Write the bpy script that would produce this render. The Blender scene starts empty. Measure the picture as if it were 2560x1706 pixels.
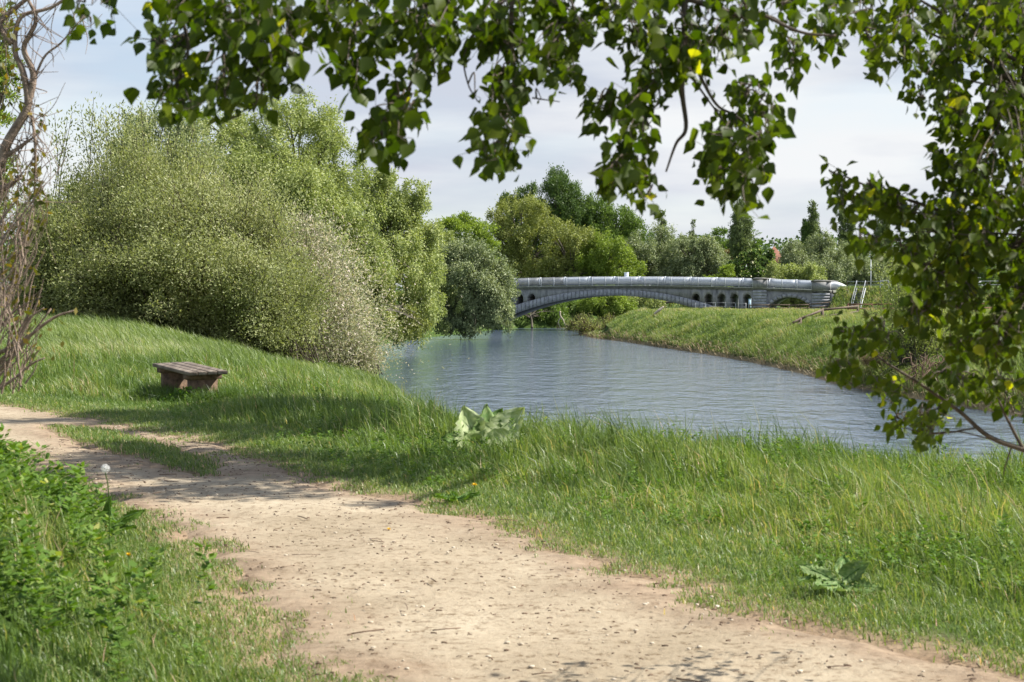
import bpy, math, random
import numpy as np
R = math.radians
rng = np.random.default_rng(7)
random.seed(7)

# ------------------------------------------------------------------ camera, world, sun
S = bpy.context.scene
FPX = 4267.0                      # focal length in pixels of the 2560 px wide photograph (60 mm)
EYE = np.array([0.0, 0.0, 4.2])   # 1.6 m over the path, 4.2 m over the river
PITCH = math.atan(108.0/FPX)
cam_d = bpy.data.cameras.new('camera'); cam = bpy.data.objects.new('camera', cam_d)
S.collection.objects.link(cam); S.camera = cam
cam.location = EYE; cam.rotation_euler = (math.pi/2-PITCH, 0, 0)
cam_d.sensor_width = 36; cam_d.lens = 60; cam_d.clip_start = 0.1; cam_d.clip_end = 6000
cam_d.dof.use_dof = True; cam_d.dof.focus_distance = 110; cam_d.dof.aperture_fstop = 8.0
S.render.resolution_x = 1024; S.render.resolution_y = 682

SUN_EL, SUN_AZ = R(48), R(88)     # azimuth measured clockwise from +Y: sun to the right, a little ahead
sdir = np.array([math.cos(SUN_EL)*math.sin(SUN_AZ), math.cos(SUN_EL)*math.cos(SUN_AZ), math.sin(SUN_EL)])
sun_d = bpy.data.lights.new('sun', 'SUN'); sun = bpy.data.objects.new('sun', sun_d)
S.collection.objects.link(sun); sun_d.energy = 4.6; sun_d.angle = R(0.55); sun_d.color = (1, .955, .88)
from mathutils import Vector
sun.rotation_euler = Vector(sdir).to_track_quat('Z', 'Y').to_euler(); sun.location = (0, 0, 60)

W = bpy.data.worlds.new('World'); S.world = W; W.use_nodes = True
wt = W.node_tree; wt.nodes.clear()
def wn(t, **k):
    n = wt.nodes.new(t)
    for a, b in k.items(): setattr(n, a, b)
    return n
wo = wn('ShaderNodeOutputWorld'); bg = wn('ShaderNodeBackground'); bg.inputs[1].default_value = 0.085
sky = wn('ShaderNodeTexSky', sky_type='NISHITA', sun_disc=False)
sky.sun_elevation = SUN_EL; sky.sun_rotation = SUN_AZ; sky.air_density = 1.0; sky.dust_density = 0.6; sky.ozone_density = 1.5
tc = wn('ShaderNodeTexCoord'); mp = wn('ShaderNodeMapping'); mp.inputs['Scale'].default_value = (2.2, 2.2, 9.5)
mp.inputs['Location'].default_value = (1.3, .4, 2.08)
nz = wn('ShaderNodeTexNoise'); nz.inputs['Scale'].default_value = 1.6; nz.inputs['Detail'].default_value = 7; nz.inputs['Roughness'].default_value = .5
cr = wn('ShaderNodeValToRGB'); cr.color_ramp.elements[0].position = .34; cr.color_ramp.elements[1].position = .56
cr.color_ramp.elements[0].color = (.52, .52, .52, 1)
mp2 = wn('ShaderNodeMapping'); mp2.inputs['Scale'].default_value = (3.0, 3.0, 15); mp2.inputs['Location'].default_value = (7.3, 2.4, 5.1)
nz2 = wn('ShaderNodeTexNoise'); nz2.inputs['Scale'].default_value = 1.4; nz2.inputs['Detail'].default_value = 6; nz2.inputs['Roughness'].default_value = .5
cr2 = wn('ShaderNodeValToRGB'); cr2.color_ramp.elements[0].position = .41; cr2.color_ramp.elements[1].position = .61
cr2.color_ramp.elements[0].color = (3.75, 4.0, 4.6, 1); cr2.color_ramp.elements[1].color = (5.4, 5.5, 5.6, 1)
mx = wn('ShaderNodeMix', data_type='RGBA')
L = wt.links.new
L(tc.outputs['Generated'], mp.inputs[0]); L(mp.outputs[0], nz.inputs['Vector']); L(nz.outputs[0], cr.inputs[0])
L(tc.outputs['Generated'], mp2.inputs[0]); L(mp2.outputs[0], nz2.inputs['Vector']); L(nz2.outputs[0], cr2.inputs[0])
sep = wn('ShaderNodeSeparateXYZ'); L(tc.outputs['Generated'], sep.inputs[0])
mr = wn('ShaderNodeMapRange'); mr.inputs[1].default_value = .10; mr.inputs[2].default_value = .45; mr.inputs[3].default_value = 1.0; mr.inputs[4].default_value = .4
L(sep.outputs['Z'], mr.inputs[0]); mm = wn('ShaderNodeMath', operation='MULTIPLY'); L(cr.outputs[0], mm.inputs[0]); L(mr.outputs[0], mm.inputs[1]); L(mm.outputs[0], mx.inputs[0]); L(sky.outputs[0], mx.inputs[6]); L(cr2.outputs[0], mx.inputs[7])
L(mx.outputs[2], bg.inputs[0]); L(bg.outputs[0], wo.inputs[0])

S.view_settings.view_transform = 'Standard'; S.view_settings.look = 'None'
S.view_settings.gamma = 1; S.view_settings.exposure = 1.0
S.render.engine = 'CYCLES'
S.cycles.max_bounces = 6; S.cycles.transparent_max_bounces = 8; S.cycles.transmission_bounces = 4

# ------------------------------------------------------------------ helpers
def ray(u, v):
    F = np.array([0, math.cos(PITCH), -math.sin(PITCH)]); U = np.array([0, math.sin(PITCH), math.cos(PITCH)])
    r = F + (u-1280)/FPX*np.array([1., 0, 0]) - (v-853)/FPX*U
    return r/r[1]
def at(u, v, d): return EYE + ray(u, v)*d
def onz(u, v, z):
    r = ray(u, v); t = (z-EYE[2])/r[2]; return EYE + r*t
def nrm(a): return a/np.maximum(np.linalg.norm(a, axis=-1, keepdims=True), 1e-9)
def smooth(a, b, x):
    t = np.clip((x-a)/(b-a), 0, 1); return t*t*(3-2*t)
_lat = np.random.default_rng(99).random((256, 256))
def noise2(x, y):
    xi = np.floor(x).astype(int); yi = np.floor(y).astype(int); fx = x-xi; fy = y-yi
    fx = fx*fx*(3-2*fx); fy = fy*fy*(3-2*fy)
    g = lambda i, j: _lat[i % 256, j % 256]
    return (g(xi, yi)*(1-fx)+g(xi+1, yi)*fx)*(1-fy)+(g(xi, yi+1)*(1-fx)+g(xi+1, yi+1)*fx)*fy
def fbm(x, y, o=4):
    s = 0; a = .5
    for k in range(o): s = s+a*noise2(x*2**k+17.3*k, y*2**k+5.1*k); a *= .5
    return s/(1-.5**o)
def inside(poly, x, y):
    c = np.zeros(x.shape, bool); n = len(poly)
    for i in range(n):
        x0, y0 = poly[i]; x1, y1 = poly[(i+1) % n]
        if y0 == y1: continue
        c ^= ((y0 > y) != (y1 > y)) & (x < (x1-x0)*(y-y0)/(y1-y0)+x0)
    return c
def edist(poly, x, y):
    d = np.full(x.shape, 1e9); n = len(poly)
    for i in range(n):
        x0, y0 = poly[i]; x1, y1 = poly[(i+1) % n]
        ex, ey = x1-x0, y1-y0
        t = np.clip(((x-x0)*ex+(y-y0)*ey)/(ex*ex+ey*ey+1e-12), 0, 1)
        d = np.minimum(d, np.hypot(x-x0-t*ex, y-y0-t*ey))
    return d
def sdist(poly, x, y):            # positive outside
    d = edist(poly, x, y); return np.where(inside(poly, x, y), -d, d)

def root(o):
    while o.parent: o = o.parent
    return o
def base_of(o):
    p = np.zeros(3)
    while o is not None: p = p+np.array(o.location); o = o.parent
    return p
def mesh_obj(name, V, F, mat=None, parent=None, tint=None, flat=True, arr=None):
    """V (n,3) world coordinates; F list of index tuples, or (m,k) array(s)."""
    V = np.asarray(V, float)
    if parent is not None: V = V-base_of(parent)
    me = bpy.data.meshes.new(name)
    groups = F if isinstance(F, list) and len(F) and isinstance(F[0], np.ndarray) else None
    if groups is None and isinstance(F, np.ndarray): groups = [F]
    if groups is None:
        li = np.fromiter((i for f in F for i in f), dtype=np.int32); cnt = np.array([len(f) for f in F], np.int32)
    else:
        li = np.concatenate([g.ravel() for g in groups]).astype(np.int32)
        cnt = np.concatenate([np.full(len(g), g.shape[1], np.int32) for g in groups])
    ls = np.concatenate([[0], np.cumsum(cnt)[:-1]]).astype(np.int32)
    me.vertices.add(len(V)); me.loops.add(len(li)); me.polygons.add(len(cnt))
    me.vertices.foreach_set('co', V.astype(np.float32).ravel())
    me.loops.foreach_set('vertex_index', li); me.polygons.foreach_set('loop_start', ls)
    if not flat: me.polygons.foreach_set('use_smooth', np.ones(len(cnt), bool))
    me.update(calc_edges=True)
    if tint is not None:
        a = me.attributes.new('tint', 'FLOAT', 'POINT'); a.data.foreach_set('value', np.asarray(tint, np.float32))
    if mat: me.materials.append(mat)
    o = bpy.data.objects.new(name, me); S.collection.objects.link(o)
    if parent is not None: o.parent = parent
    return o
def thing(name, label, cat, loc, group=None):
    o = bpy.data.objects.new(name, None); S.collection.objects.link(o); o.location = [float(c) for c in loc]
    o['label'] = label; o['category'] = cat; o.empty_display_size = .1
    if group: o['group'] = group
    return o
def tag(o, label=None, cat=None, group=None, kind=None):
    if label: o['label'] = label
    if cat: o['category'] = cat
    if group: o['group'] = group
    if kind: o['kind'] = kind
    return o

class MB:
    def __init__(s): s.V = []; s.F = []
    def add(s, V, F):
        n = len(s.V); s.V += [tuple(v) for v in V]; s.F += [tuple(i+n for i in f) for f in F]
    def box(s, c, ax, ay, az):
        c, ax, ay, az = map(np.asarray, (c, ax, ay, az))
        v = [c+i*ax+j*ay+k*az for k in (-1, 1) for j in (-1, 1) for i in (-1, 1)]
        s.add(v, [(0, 2, 3, 1), (4, 5, 7, 6), (0, 1, 5, 4), (2, 6, 7, 3), (0, 4, 6, 2), (1, 3, 7, 5)])
    def tube(s, pts, rad, n=6, caps=True):
        V, F = tube(pts, rad, n); s.add(V, F)
        if caps:
            m = len(s.V)
            s.F.append(tuple(range(m-n, m))); s.F.append(tuple(reversed(range(m-len(V), m-len(V)+n))))
    def build(s, name, mat, parent=None, flat=True): return mesh_obj(name, s.V, s.F, mat, parent, flat=flat)
def tube(pts, rad, n=6):
    pts = np.asarray(pts, float); m = len(pts)
    rad = np.broadcast_to(np.asarray(rad, float), (m,)) if np.ndim(rad) == 0 or len(rad) == m else np.interp(np.linspace(0, 1, m), np.linspace(0, 1, len(rad)), rad)
    T = nrm(np.gradient(pts, axis=0)); up = np.array([0, 0, 1.]) if abs(T[0, 2]) < .9 else np.array([1., 0, 0])
    V = []
    for p, t, r in zip(pts, T, rad):
        a = np.cross(t, up); a /= max(np.linalg.norm(a), 1e-6); b = np.cross(a, t); up = b
        for k in range(n):
            w = 2*math.pi*k/n; V.append(p+r*(math.cos(w)*a+math.sin(w)*b))
    F = [(i*n+k, i*n+(k+1) % n, (i+1)*n+(k+1) % n, (i+1)*n+k) for i in range(m-1) for k in range(n)]
    return V, F
def curve(P, n=10):                # Catmull-Rom through points
    P = np.asarray(P, float)
    if len(P) < 3: return np.linspace(P[0], P[-1], n)
    Q = np.vstack([2*P[0]-P[1], P, 2*P[-1]-P[-2]]); out = []
    for i in range(1, len(Q)-2):
        for t in np.linspace(0, 1, n, endpoint=False):
            a, b, c, d = Q[i-1:i+3]
            out.append(.5*(2*b+(c-a)*t+(2*a-5*b+4*c-d)*t*t+(3*b-a-3*c+d)*t**3))
    out.append(P[-1]); return np.array(out)

# ------------------------------------------------------------------ materials
def mat_new(name):
    m = bpy.data.materials.new(name); m.use_nodes = True; nt = m.node_tree; nt.nodes.clear()
    o = nt.nodes.new('ShaderNodeOutputMaterial'); return m, nt, o
def ramp(nt, stops):
    r = nt.nodes.new('ShaderNodeValToRGB'); e = r.color_ramp.elements
    while len(e) < len(stops): e.new(.5)
    for k, (p, c) in enumerate(stops): e[k].position = p; e[k].color = (*c, 1)
    return r
LM = dict(sallow_leaves=(1.55, 1.3, 1.6), seeding_sallow=(1.25, 1.15, 1.4), crack_willow=(2.15, 1.75, 2.1), grey_willow=(2.05, 1.65, 1.9), olive_willow=(1.6, 1.6, 1.6), lime_green_leaves=(1.3, 1.25, 1.25),
          mid_green_leaves=(1.5, 1.3, 1.3), dark_poplar_leaves=(1.45, 1.3, 1.3), lombardy_leaves=(1.5, 1.4, 1.4), chestnut_leaves=(1.35, 1.25, 1.25), grass_blades=(1.55, 1.18, 1.75), bank_grass=(1.35, 1.08, 1.6), field_grass=(1.5, 1.15, 1.6),
          weed_leaves=(1.35, 1.15, 1.2), poplar_leaves=(1.32, 1.06, .6))
def leaf_mat(name, stops, transl=.35, tcol=(1.25, 1.3, .5), rough=.5, spec=.3):
    k_ = LM.get(name, (1, 1, 1)); stops = [(p_, tuple(min(.8, a_*b_) for a_, b_ in zip(c_, k_))) for p_, c_ in stops]
    m, nt, o = mat_new(name); l = nt.links.new
    at_ = nt.nodes.new('ShaderNodeAttribute'); at_.attribute_name = 'tint'
    r = ramp(nt, stops); l(at_.outputs['Fac'], r.inputs[0])
    p = nt.nodes.new('ShaderNodeBsdfPrincipled'); p.inputs['Roughness'].default_value = rough
    p.inputs['Specular IOR Level'].default_value = spec
    t = nt.nodes.new('ShaderNodeBsdfTranslucent'); mu = nt.nodes.new('ShaderNodeMix'); mu.data_type = 'RGBA'; mu.blend_type = 'MULTIPLY'
    mu.inputs[0].default_value = 1; mu.inputs[7].default_value = (*tcol, 1)
    l(r.outputs[0], mu.inputs[6]); l(mu.outputs[2], t.inputs[0]); l(r.outputs[0], p.inputs['Base Color'])
    mx = nt.nodes.new('ShaderNodeMixShader'); mx.inputs[0].default_value = transl
    l(p.outputs[0], mx.inputs[1]); l(t.outputs[0], mx.inputs[2]); l(mx.outputs[0], o.inputs[0]); return m
def noise_mat(name, stops, scale=5, detail=6, rough=.8, bump=.3, bscale=None, spec=.3, metal=0, stretch=(1, 1, 1), bdist=.02, rn=.6):
    m, nt, o = mat_new(name); l = nt.links.new
    tc = nt.nodes.new('ShaderNodeTexCoord'); mp = nt.nodes.new('ShaderNodeMapping'); mp.inputs['Scale'].default_value = stretch
    n = nt.nodes.new('ShaderNodeTexNoise'); n.inputs['Scale'].default_value = scale; n.inputs['Detail'].default_value = detail; n.inputs['Roughness'].default_value = rn
    l(tc.outputs['Object'], mp.inputs[0]); l(mp.outputs[0], n.inputs['Vector'])
    r = ramp(nt, stops); l(n.outputs[0], r.inputs[0])
    p = nt.nodes.new('ShaderNodeBsdfPrincipled'); p.inputs['Roughness'].default_value = rough; p.inputs['Metallic'].default_value = metal
    p.inputs['Specular IOR Level'].default_value = spec; l(r.outputs[0], p.inputs['Base Color'])
    n2 = nt.nodes.new('ShaderNodeTexNoise'); n2.inputs['Scale'].default_value = bscale or scale*4; n2.inputs['Detail'].default_value = 5
    l(mp.outputs[0], n2.inputs['Vector']); b = nt.nodes.new('ShaderNodeBump'); b.inputs['Strength'].default_value = bump; b.inputs['Distance'].default_value = bdist
    l(n2.outputs[0], b.inputs['Height']); l(b.outputs[0], p.inputs['Normal']); l(p.outputs[0], o.inputs[0]); return m

M = {}
M['grass'] = leaf_mat('grass_blades', [(0, (.045, .105, .016)), (.45, (.095, .19, .032)), (.8, (.17, .27, .06)), (.97, (.30, .36, .13)), (1, (.45, .38, .2))], .4, (1.2, 1.25, .45), .42, .45)
M['bankgrass'] = leaf_mat('bank_grass', [(0, (.08, .15, .03)), (.45, (.15, .25, .055)), (.8, (.24, .34, .10)), (1, (.40, .42, .22))], .4, (1.15, 1.2, .5), .45, .4)
M['fieldgrass'] = leaf_mat('field_grass', [(0, (.06, .12, .025)), (.4, (.11, .20, .045)), (.8, (.19, .29, .08)), (1, (.34, .36, .18))], .4, (1.15, 1.2, .5), .5, .3)
M['straw'] = leaf_mat('dry_straw', [(0, (.12, .09, .05)), (.5, (.24, .18, .10)), (1, (.38, .30, .18))], .2, (1, 1, .8))
M['weed'] = leaf_mat('weed_leaves', [(0, (.045, .11, .015)), (.6, (.10, .20, .03)), (.95, (.17, .27, .06)), (1, (.28, .34, .1))], .35, (1.2, 1.3, .4), .55, .22)
M['poplar'] = leaf_mat('poplar_leaves', [(0, (.024, .055, .007)), (.55, (.055, .10, .012)), (.93, (.10, .155, .02)), (1, (.32, .38, .04))], .52, (1.5, 1.6, .22), .45, .3)
M['willow_a'] = leaf_mat('sallow_leaves', [(0, (.10, .14, .045)), (.5, (.20, .26, .085)), (.88, (.265, .32, .125)), (1, (.37, .40, .20))], .35, (1.1, 1.15, .6))
M['sapling'] = leaf_mat('sapling_leaves', [(0, (.16, .20, .05)), (.5, (.28, .33, .09)), (1, (.42, .46, .17))], .4, (1.1, 1.15, .5))
M['willow_pale'] = leaf_mat('seeding_sallow', [(0, (.16, .20, .08)), (.45, (.30, .34, .16)), (.75, (.46, .44, .28)), (1, (.66, .58, .44))], .35, (1.05, 1.05, .7))
M['willow_b'] = leaf_mat('crack_willow', [(0, (.08, .125, .035)), (.5, (.15, .215, .06)), (1, (.27, .34, .12))], .35, (1.1, 1.15, .5))
M['willow_grey'] = leaf_mat('grey_willow', [(0, (.07, .11, .045)), (.5, (.13, .19, .08)), (1, (.23, .30, .14))], .3, (1.05, 1.1, .6))
M['olive'] = leaf_mat('olive_willow', [(0, (.08, .10, .025)), (.5, (.16, .18, .05)), (1, (.27, .29, .09))], .35, (1.15, 1.15, .5))
M['lime'] = leaf_mat('lime_green_leaves', [(0, (.09, .14, .02)), (.5, (.18, .25, .04)), (1, (.29, .37, .07))], .4, (1.15, 1.2, .45))
M['green'] = leaf_mat('mid_green_leaves', [(0, (.05, .10, .02)), (.5, (.10, .175, .035)), (1, (.19, .28, .07))], .35, (1.1, 1.2, .5))
M['dark'] = leaf_mat('dark_poplar_leaves', [(0, (.035, .07, .02)), (.5, (.07, .125, .033)), (1, (.14, .21, .06))], .3, (1.1, 1.2, .5))
M['column'] = leaf_mat('lombardy_leaves', [(0, (.06, .09, .035)), (.5, (.12, .165, .065)), (1, (.22, .27, .12))], .3, (1.1, 1.15, .6))
M['chestnut'] = leaf_mat('chestnut_leaves', [(0, (.045, .09, .02)), (.5, (.09, .15, .04)), (.8, (.16, .22, .07)), (.9, (.5, .48, .3)), (1, (.62, .6, .42))], .3, (1.1, 1.2, .6))
M['rusty'] = leaf_mat('bronze_leaves', [(0, (.13, .09, .03)), (.5, (.22, .17, .06)), (1, (.32, .27, .11))], .3, (1.1, 1, .6))
M['shrubleaf'] = leaf_mat('shrub_leaves', [(0, (.05, .07, .012)), (.5, (.11, .12, .02)), (1, (.23, .17, .03))], .4, (1.4, 1.3, .4))
M['burdock'] = leaf_mat('burdock_leaf', [(0, (.10, .19, .05)), (.4, (.24, .32, .12)), (.75, (.40, .47, .24)), (1, (.60, .64, .40))], .25, (1.1, 1.15, .6), .6, .2)
M['petal'] = leaf_mat('yellow_petal', [(0, (.75, .42, .01)), (1, (.85, .6, .02))], .3, (1, 1, .5))
M['clock'] = leaf_mat('seed_fluff', [(0, (.7, .7, .66)), (1, (.85, .85, .8))], .4, (1, 1, 1))
M['bark'] = noise_mat('bark', [(.3, (.07, .055, .04)), (.7, (.20, .16, .12))], 14, bump=.6, stretch=(1, 1, .3))
M['twig'] = noise_mat('twig_bark', [(.3, (.05, .04, .03)), (.7, (.14, .11, .08))], 40, bump=.3)
M['bark_far'] = noise_mat('far_bark', [(.3, (.05, .045, .03)), (.7, (.14, .12, .09))], 3, bump=.2)
M['shrubbark'] = noise_mat('shrub_bark', [(.3, (.13, .09, .065)), (.7, (.34, .26, .2))], 25, bump=.5)
M['deadwood'] = noise_mat('dead_wood', [(.3, (.34, .28, .2)), (.7, (.6, .52, .42))], 6, bump=.3)
M['root'] = noise_mat('root_wood', [(.3, (.06, .04, .028)), (.7, (.22, .14, .09))], 12, bump=.4)
M['timber'] = noise_mat('weathered_timber', [(.25, (.07, .055, .042)), (.55, (.17, .135, .105)), (.8, (.30, .26, .21))], 9, bump=.7, stretch=(1, .12, 1), bscale=40, bdist=.01)
M['fencewood'] = noise_mat('fence_wood', [(.3, (.07, .05, .035)), (.7, (.20, .15, .11))], 3, bump=.3)
M['rustwood'] = noise_mat('rusty_rail', [(.3, (.12, .06, .035)), (.7, (.24, .13, .08))], 3, bump=.3)
M['stone'] = noise_mat('bridge_render', [(.30, (.13, .13, .13)), (.48, (.27, .27, .275)), (.7, (.42, .415, .40))], 1.6, 8, .85, .2, bscale=12, rn=.7, stretch=(1.4, 1.4, .35))
M['voussoir'] = noise_mat('arch_stone', [(.32, (.20, .205, .22)), (.5, (.34, .345, .365)), (.68, (.47, .48, .50))], 2.2, 8, .85, .5, bscale=9, rn=.7)
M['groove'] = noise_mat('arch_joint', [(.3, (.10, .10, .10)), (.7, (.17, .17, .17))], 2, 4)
M['cap'] = noise_mat('cap_stone', [(.25, (.09, .085, .075)), (.5, (.17, .165, .15)), (.8, (.27, .26, .24))], 2.5, 6, .9, .4, bscale=9)
M['cornice'] = noise_mat('cornice_stone', [(.3, (.10, .10, .085)), (.7, (.24, .24, .21))], 3, 6, .9, .3)
M['deck'] = noise_mat('deck_slab', [(.3, (.30, .31, .27)), (.7, (.48, .48, .44))], 2, 5, .9, .2)
M['bars'] = noise_mat('railing_bars', [(.3, (.20, .22, .25)), (.7, (.30, .32, .35))], 3, 3, .5, .1, spec=.5)
M['steel'] = noise_mat('painted_steel', [(.3, (.42, .44, .47)), (.7, (.56, .58, .61))], 3, 3, .5, .1, spec=.5)
M['pipe'] = noise_mat('zinc_pipe', [(.25, (.52, .56, .62)), (.5, (.70, .74, .80)), (.8, (.84, .87, .92))], .7, 6, .5, .15, metal=.1, spec=.5, stretch=(1, 1, 2.2))
M['pipestain'] = noise_mat('stained_pipe', [(.2, (.20, .19, .16)), (.5, (.40, .40, .39)), (.8, (.58, .60, .64))], 1.1, 7, .55, .15, metal=.3, stretch=(1, 1, 2))
M['white'] = noise_mat('white_lagging', [(.3, (.68, .70, .72)), (.7, (.82, .83, .84))], 2, 4, .5, .1)
M['bluepost'] = noise_mat('blue_post', [(.3, (.35, .5, .62)), (.7, (.42, .57, .68))], 3)
M['brick'] = noise_mat('house_brick', [(.3, (.24, .10, .06)), (.7, (.36, .17, .10))], 2, 5)
M['tile'] = noise_mat('roof_tile', [(.3, (.17, .075, .05)), (.7, (.28, .13, .085))], 3, 5)
M['glass'] = noise_mat('window_glass', [(.3, (.05, .06, .07)), (.7, (.08, .09, .1))], 1, 1, .1, 0, spec=.8)
M['stepmat'] = noise_mat('steel_step', [(.3, (.10, .10, .10)), (.7, (.18, .18, .18))], 4, 3)

# ground materials
def ground_mat():
    m, nt, o = mat_new('earth_under_grass'); l = nt.links.new
    tc = nt.nodes.new('ShaderNodeTexCoord'); n = nt.nodes.new('ShaderNodeTexNoise'); n.inputs['Scale'].default_value = 2.3; n.inputs['Detail'].default_value = 9; n.inputs['Roughness'].default_value = .7
    l(tc.outputs['Object'], n.inputs['Vector'])
    r = ramp(nt, [(.3, (.035, .06, .015)), (.55, (.06, .10, .022)), (.8, (.12, .13, .045))]); l(n.outputs[0], r.inputs[0])
    a = nt.nodes.new('ShaderNodeAttribute'); a.attribute_name = 'tint'      # bare, trodden soil at the path edge and river brink
    r2 = ramp(nt, [(.3, (.17, .115, .07)), (.7, (.36, .265, .175))]); l(n.outputs[0], r2.inputs[0])
    mx = nt.nodes.new('ShaderNodeMix'); mx.data_type = 'RGBA'; l(a.outputs['Fac'], mx.inputs[0]); l(r.outputs[0], mx.inputs[6]); l(r2.outputs[0], mx.inputs[7])
    p = nt.nodes.new('ShaderNodeBsdfPrincipled'); p.inputs['Roughness'].default_value = .95; p.inputs['Specular IOR Level'].default_value = .1
    l(mx.outputs[2], p.inputs['Base Color'])
    n2 = nt.nodes.new('ShaderNodeTexNoise'); n2.inputs['Scale'].default_value = 22; n2.inputs['Detail'].default_value = 6; l(tc.outputs['Object'], n2.inputs['Vector'])
    b = nt.nodes.new('ShaderNodeBump'); b.inputs['Strength'].default_value = .7; b.inputs['Distance'].default_value = .03
    l(n2.outputs[0], b.inputs['Height']); l(b.outputs[0], p.inputs['Normal']); l(p.outputs[0], o.inputs[0]); return m
M['ground'] = ground_mat()
def path_mat():
    m, nt, o = mat_new('sandy_path'); l = nt.links.new
    tc = nt.nodes.new('ShaderNodeTexCoord')
    def ns(s, d, rr): 
        n = nt.nodes.new('ShaderNodeTexNoise'); n.inputs['Scale'].default_value = s; n.inputs['Detail'].default_value = d; n.inputs['Roughness'].default_value = rr
        l(tc.outputs['Object'], n.inputs['Vector']); return n
    n = ns(.9, 8, .6); r = ramp(nt, [(.3, (.29, .235, .16)), (.5, (.37, .305, .215)), (.7, (.45, .38, .275))]); l(n.outputs[0], r.inputs[0])
    n3 = ns(16, 8, .8); r3 = ramp(nt, [(.38, (.42, .36, .30)), (.47, (.96, .95, .94)), (.60, (1.03, 1.03, 1.03)), (.70, (1.25, 1.23, 1.2))]); l(n3.outputs[0], r3.inputs[0])
    mu = nt.nodes.new('ShaderNodeMix'); mu.data_type = 'RGBA'; mu.blend_type = 'MULTIPLY'; mu.inputs[0].default_value = 1
    l(r.outputs[0], mu.inputs[6]); l(r3.outputs[0], mu.inputs[7])
    a = nt.nodes.new('ShaderNodeAttribute'); a.attribute_name = 'tint'     # darker humus towards the verge
    mx = nt.nodes.new('ShaderNodeMix'); mx.data_type = 'RGBA'; l(a.outputs['Fac'], mx.inputs[0]); l(mu.outputs[2], mx.inputs[6])
    n5 = ns(6, 6, .7); r5 = ramp(nt, [(.35, (.15, .10, .065)), (.65, (.36, .265, .18))]); l(n5.outputs[0], r5.inputs[0]); l(r5.outputs[0], mx.inputs[7])
    p = nt.nodes.new('ShaderNodeBsdfPrincipled'); p.inputs['Roughness'].default_value = .95; p.inputs['Specular IOR Level'].default_value = .1
    l(mx.outputs[2], p.inputs['Base Color'])
    n2 = ns(30, 8, .7); b = nt.nodes.new('ShaderNodeBump'); b.inputs['Strength'].default_value = .8; b.inputs['Distance'].default_value = .015
    l(n2.outputs[0], b.inputs['Height'])
    n4 = ns(5, 4, .6); b2 = nt.nodes.new('ShaderNodeBump'); b2.inputs['Strength'].default_value = .4; b2.inputs['Distance'].default_value = .03
    l(n4.outputs[0], b2.inputs['Height']); l(b.outputs[0], b2.inputs['Normal']); l(b2.outputs[0], p.inputs['Normal']); l(p.outputs[0], o.inputs[0]); return m
M['path'] = path_mat()
def water_mat():
    m, nt, o = mat_new('river_water'); l = nt.links.new
    tc = nt.nodes.new('ShaderNodeTexCoord'); p = nt.nodes.new('ShaderNodeBsdfPrincipled')
    p.inputs['Base Color'].default_value = (.088, .122, .165, 1); p.inputs['Roughness'].default_value = .06; p.inputs['IOR'].default_value = 1.33
    prev = None
    for sc, st, dist, d in (((.40, .20, 1), 1.0, .22, 2), ((1.3, .7, 1), 1.0, .11, 3), ((4, 3, 1), 1.0, .022, 3)):
        mp = nt.nodes.new('ShaderNodeMapping'); mp.inputs['Scale'].default_value = sc; mp.inputs['Rotation'].default_value = (0, 0, R(12))
        n = nt.nodes.new('ShaderNodeTexNoise'); n.inputs['Scale'].default_value = 1.6; n.inputs['Detail'].default_value = d; n.inputs['Roughness'].default_value = .6
        l(tc.outputs['Object'], mp.inputs[0]); l(mp.outputs[0], n.inputs['Vector'])
        b = nt.nodes.new('ShaderNodeBump'); b.inputs['Strength'].default_value = st; b.inputs['Distance'].default_value = dist
        l(n.outputs[0], b.inputs['Height'])
        if prev: l(prev.outputs[0], b.inputs['Normal'])
        prev = b
    l(prev.outputs[0], p.inputs['Normal']); l(p.outputs[0], o.inputs[0]); return m
M['water'] = water_mat()

# ------------------------------------------------------------------ terrain
river = [(90, 4), (30, 12), (14, 16.5), (8.5, 19.5), (5, 23), (3.0, 27), (1.7, 33), (.1, 40), (-1.3, 48), (-2.1, 56), (-4.0, 64), (-4.9, 74), (-6.9, 84), (-7.6, 97), (-10.5, 125),
         (-12, 150), (-9.2, 179), (-6, 199), (-2, 226), (1, 237), (11, 239), (20, 247), (40, 262), (90, 285),
         (90, 268), (50, 254), (32, 241), (22, 230), (15, 214), (10.5, 200), (8, 186), (8.6, 176), (10.6, 165), (12.6, 145), (14.4, 128), (15.6, 112), (16.1, 95),
         (15.8, 82), (16.8, 71), (18, 60), (23, 50), (40, 38), (90, 28)]
TH = R(20); D0 = 219.0
B0 = at(1530, 745, D0); B0[2] = 0
eS = np.array([math.cos(TH), -math.sin(TH), 0]); eN = np.array([math.sin(TH), math.cos(TH), 0])   # along, across (away)
def s_of(u):
    r = ray(u, 745); A = np.array([[eS[0], -r[0]], [eS[1], -r[1]]]); b = np.array([-B0[0], -B0[1]])
    return np.linalg.solve(A, b)[0]
DECK = lambda s: 5.8-.0009*s*s
S_PIER0, S_PIER1 = s_of(1883), s_of(1917)
S_END0, S_END1 = s_of(2031), s_of(2075)
DW = 5.0
pl = []   # path outline, pixels on the level ground
for u, v in [(-300, 985), (0, 1008), (200, 1038), (480, 1088), (640, 1138), (780, 1190), (900, 1222), (1030, 1243), (1120, 1275), (1300, 1305), (1450, 1372), (1600, 1425), (1760, 1475), (2000, 1553), (2250, 1612), (2560, 1672)]:
    pl.append(tuple(onz(u, v, 2.6)[:2]))
pl += [(3.6, 5), (5.5, 1), (9, -6), (3, -6), (.9, 1), (-.2, 5)]
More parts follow.
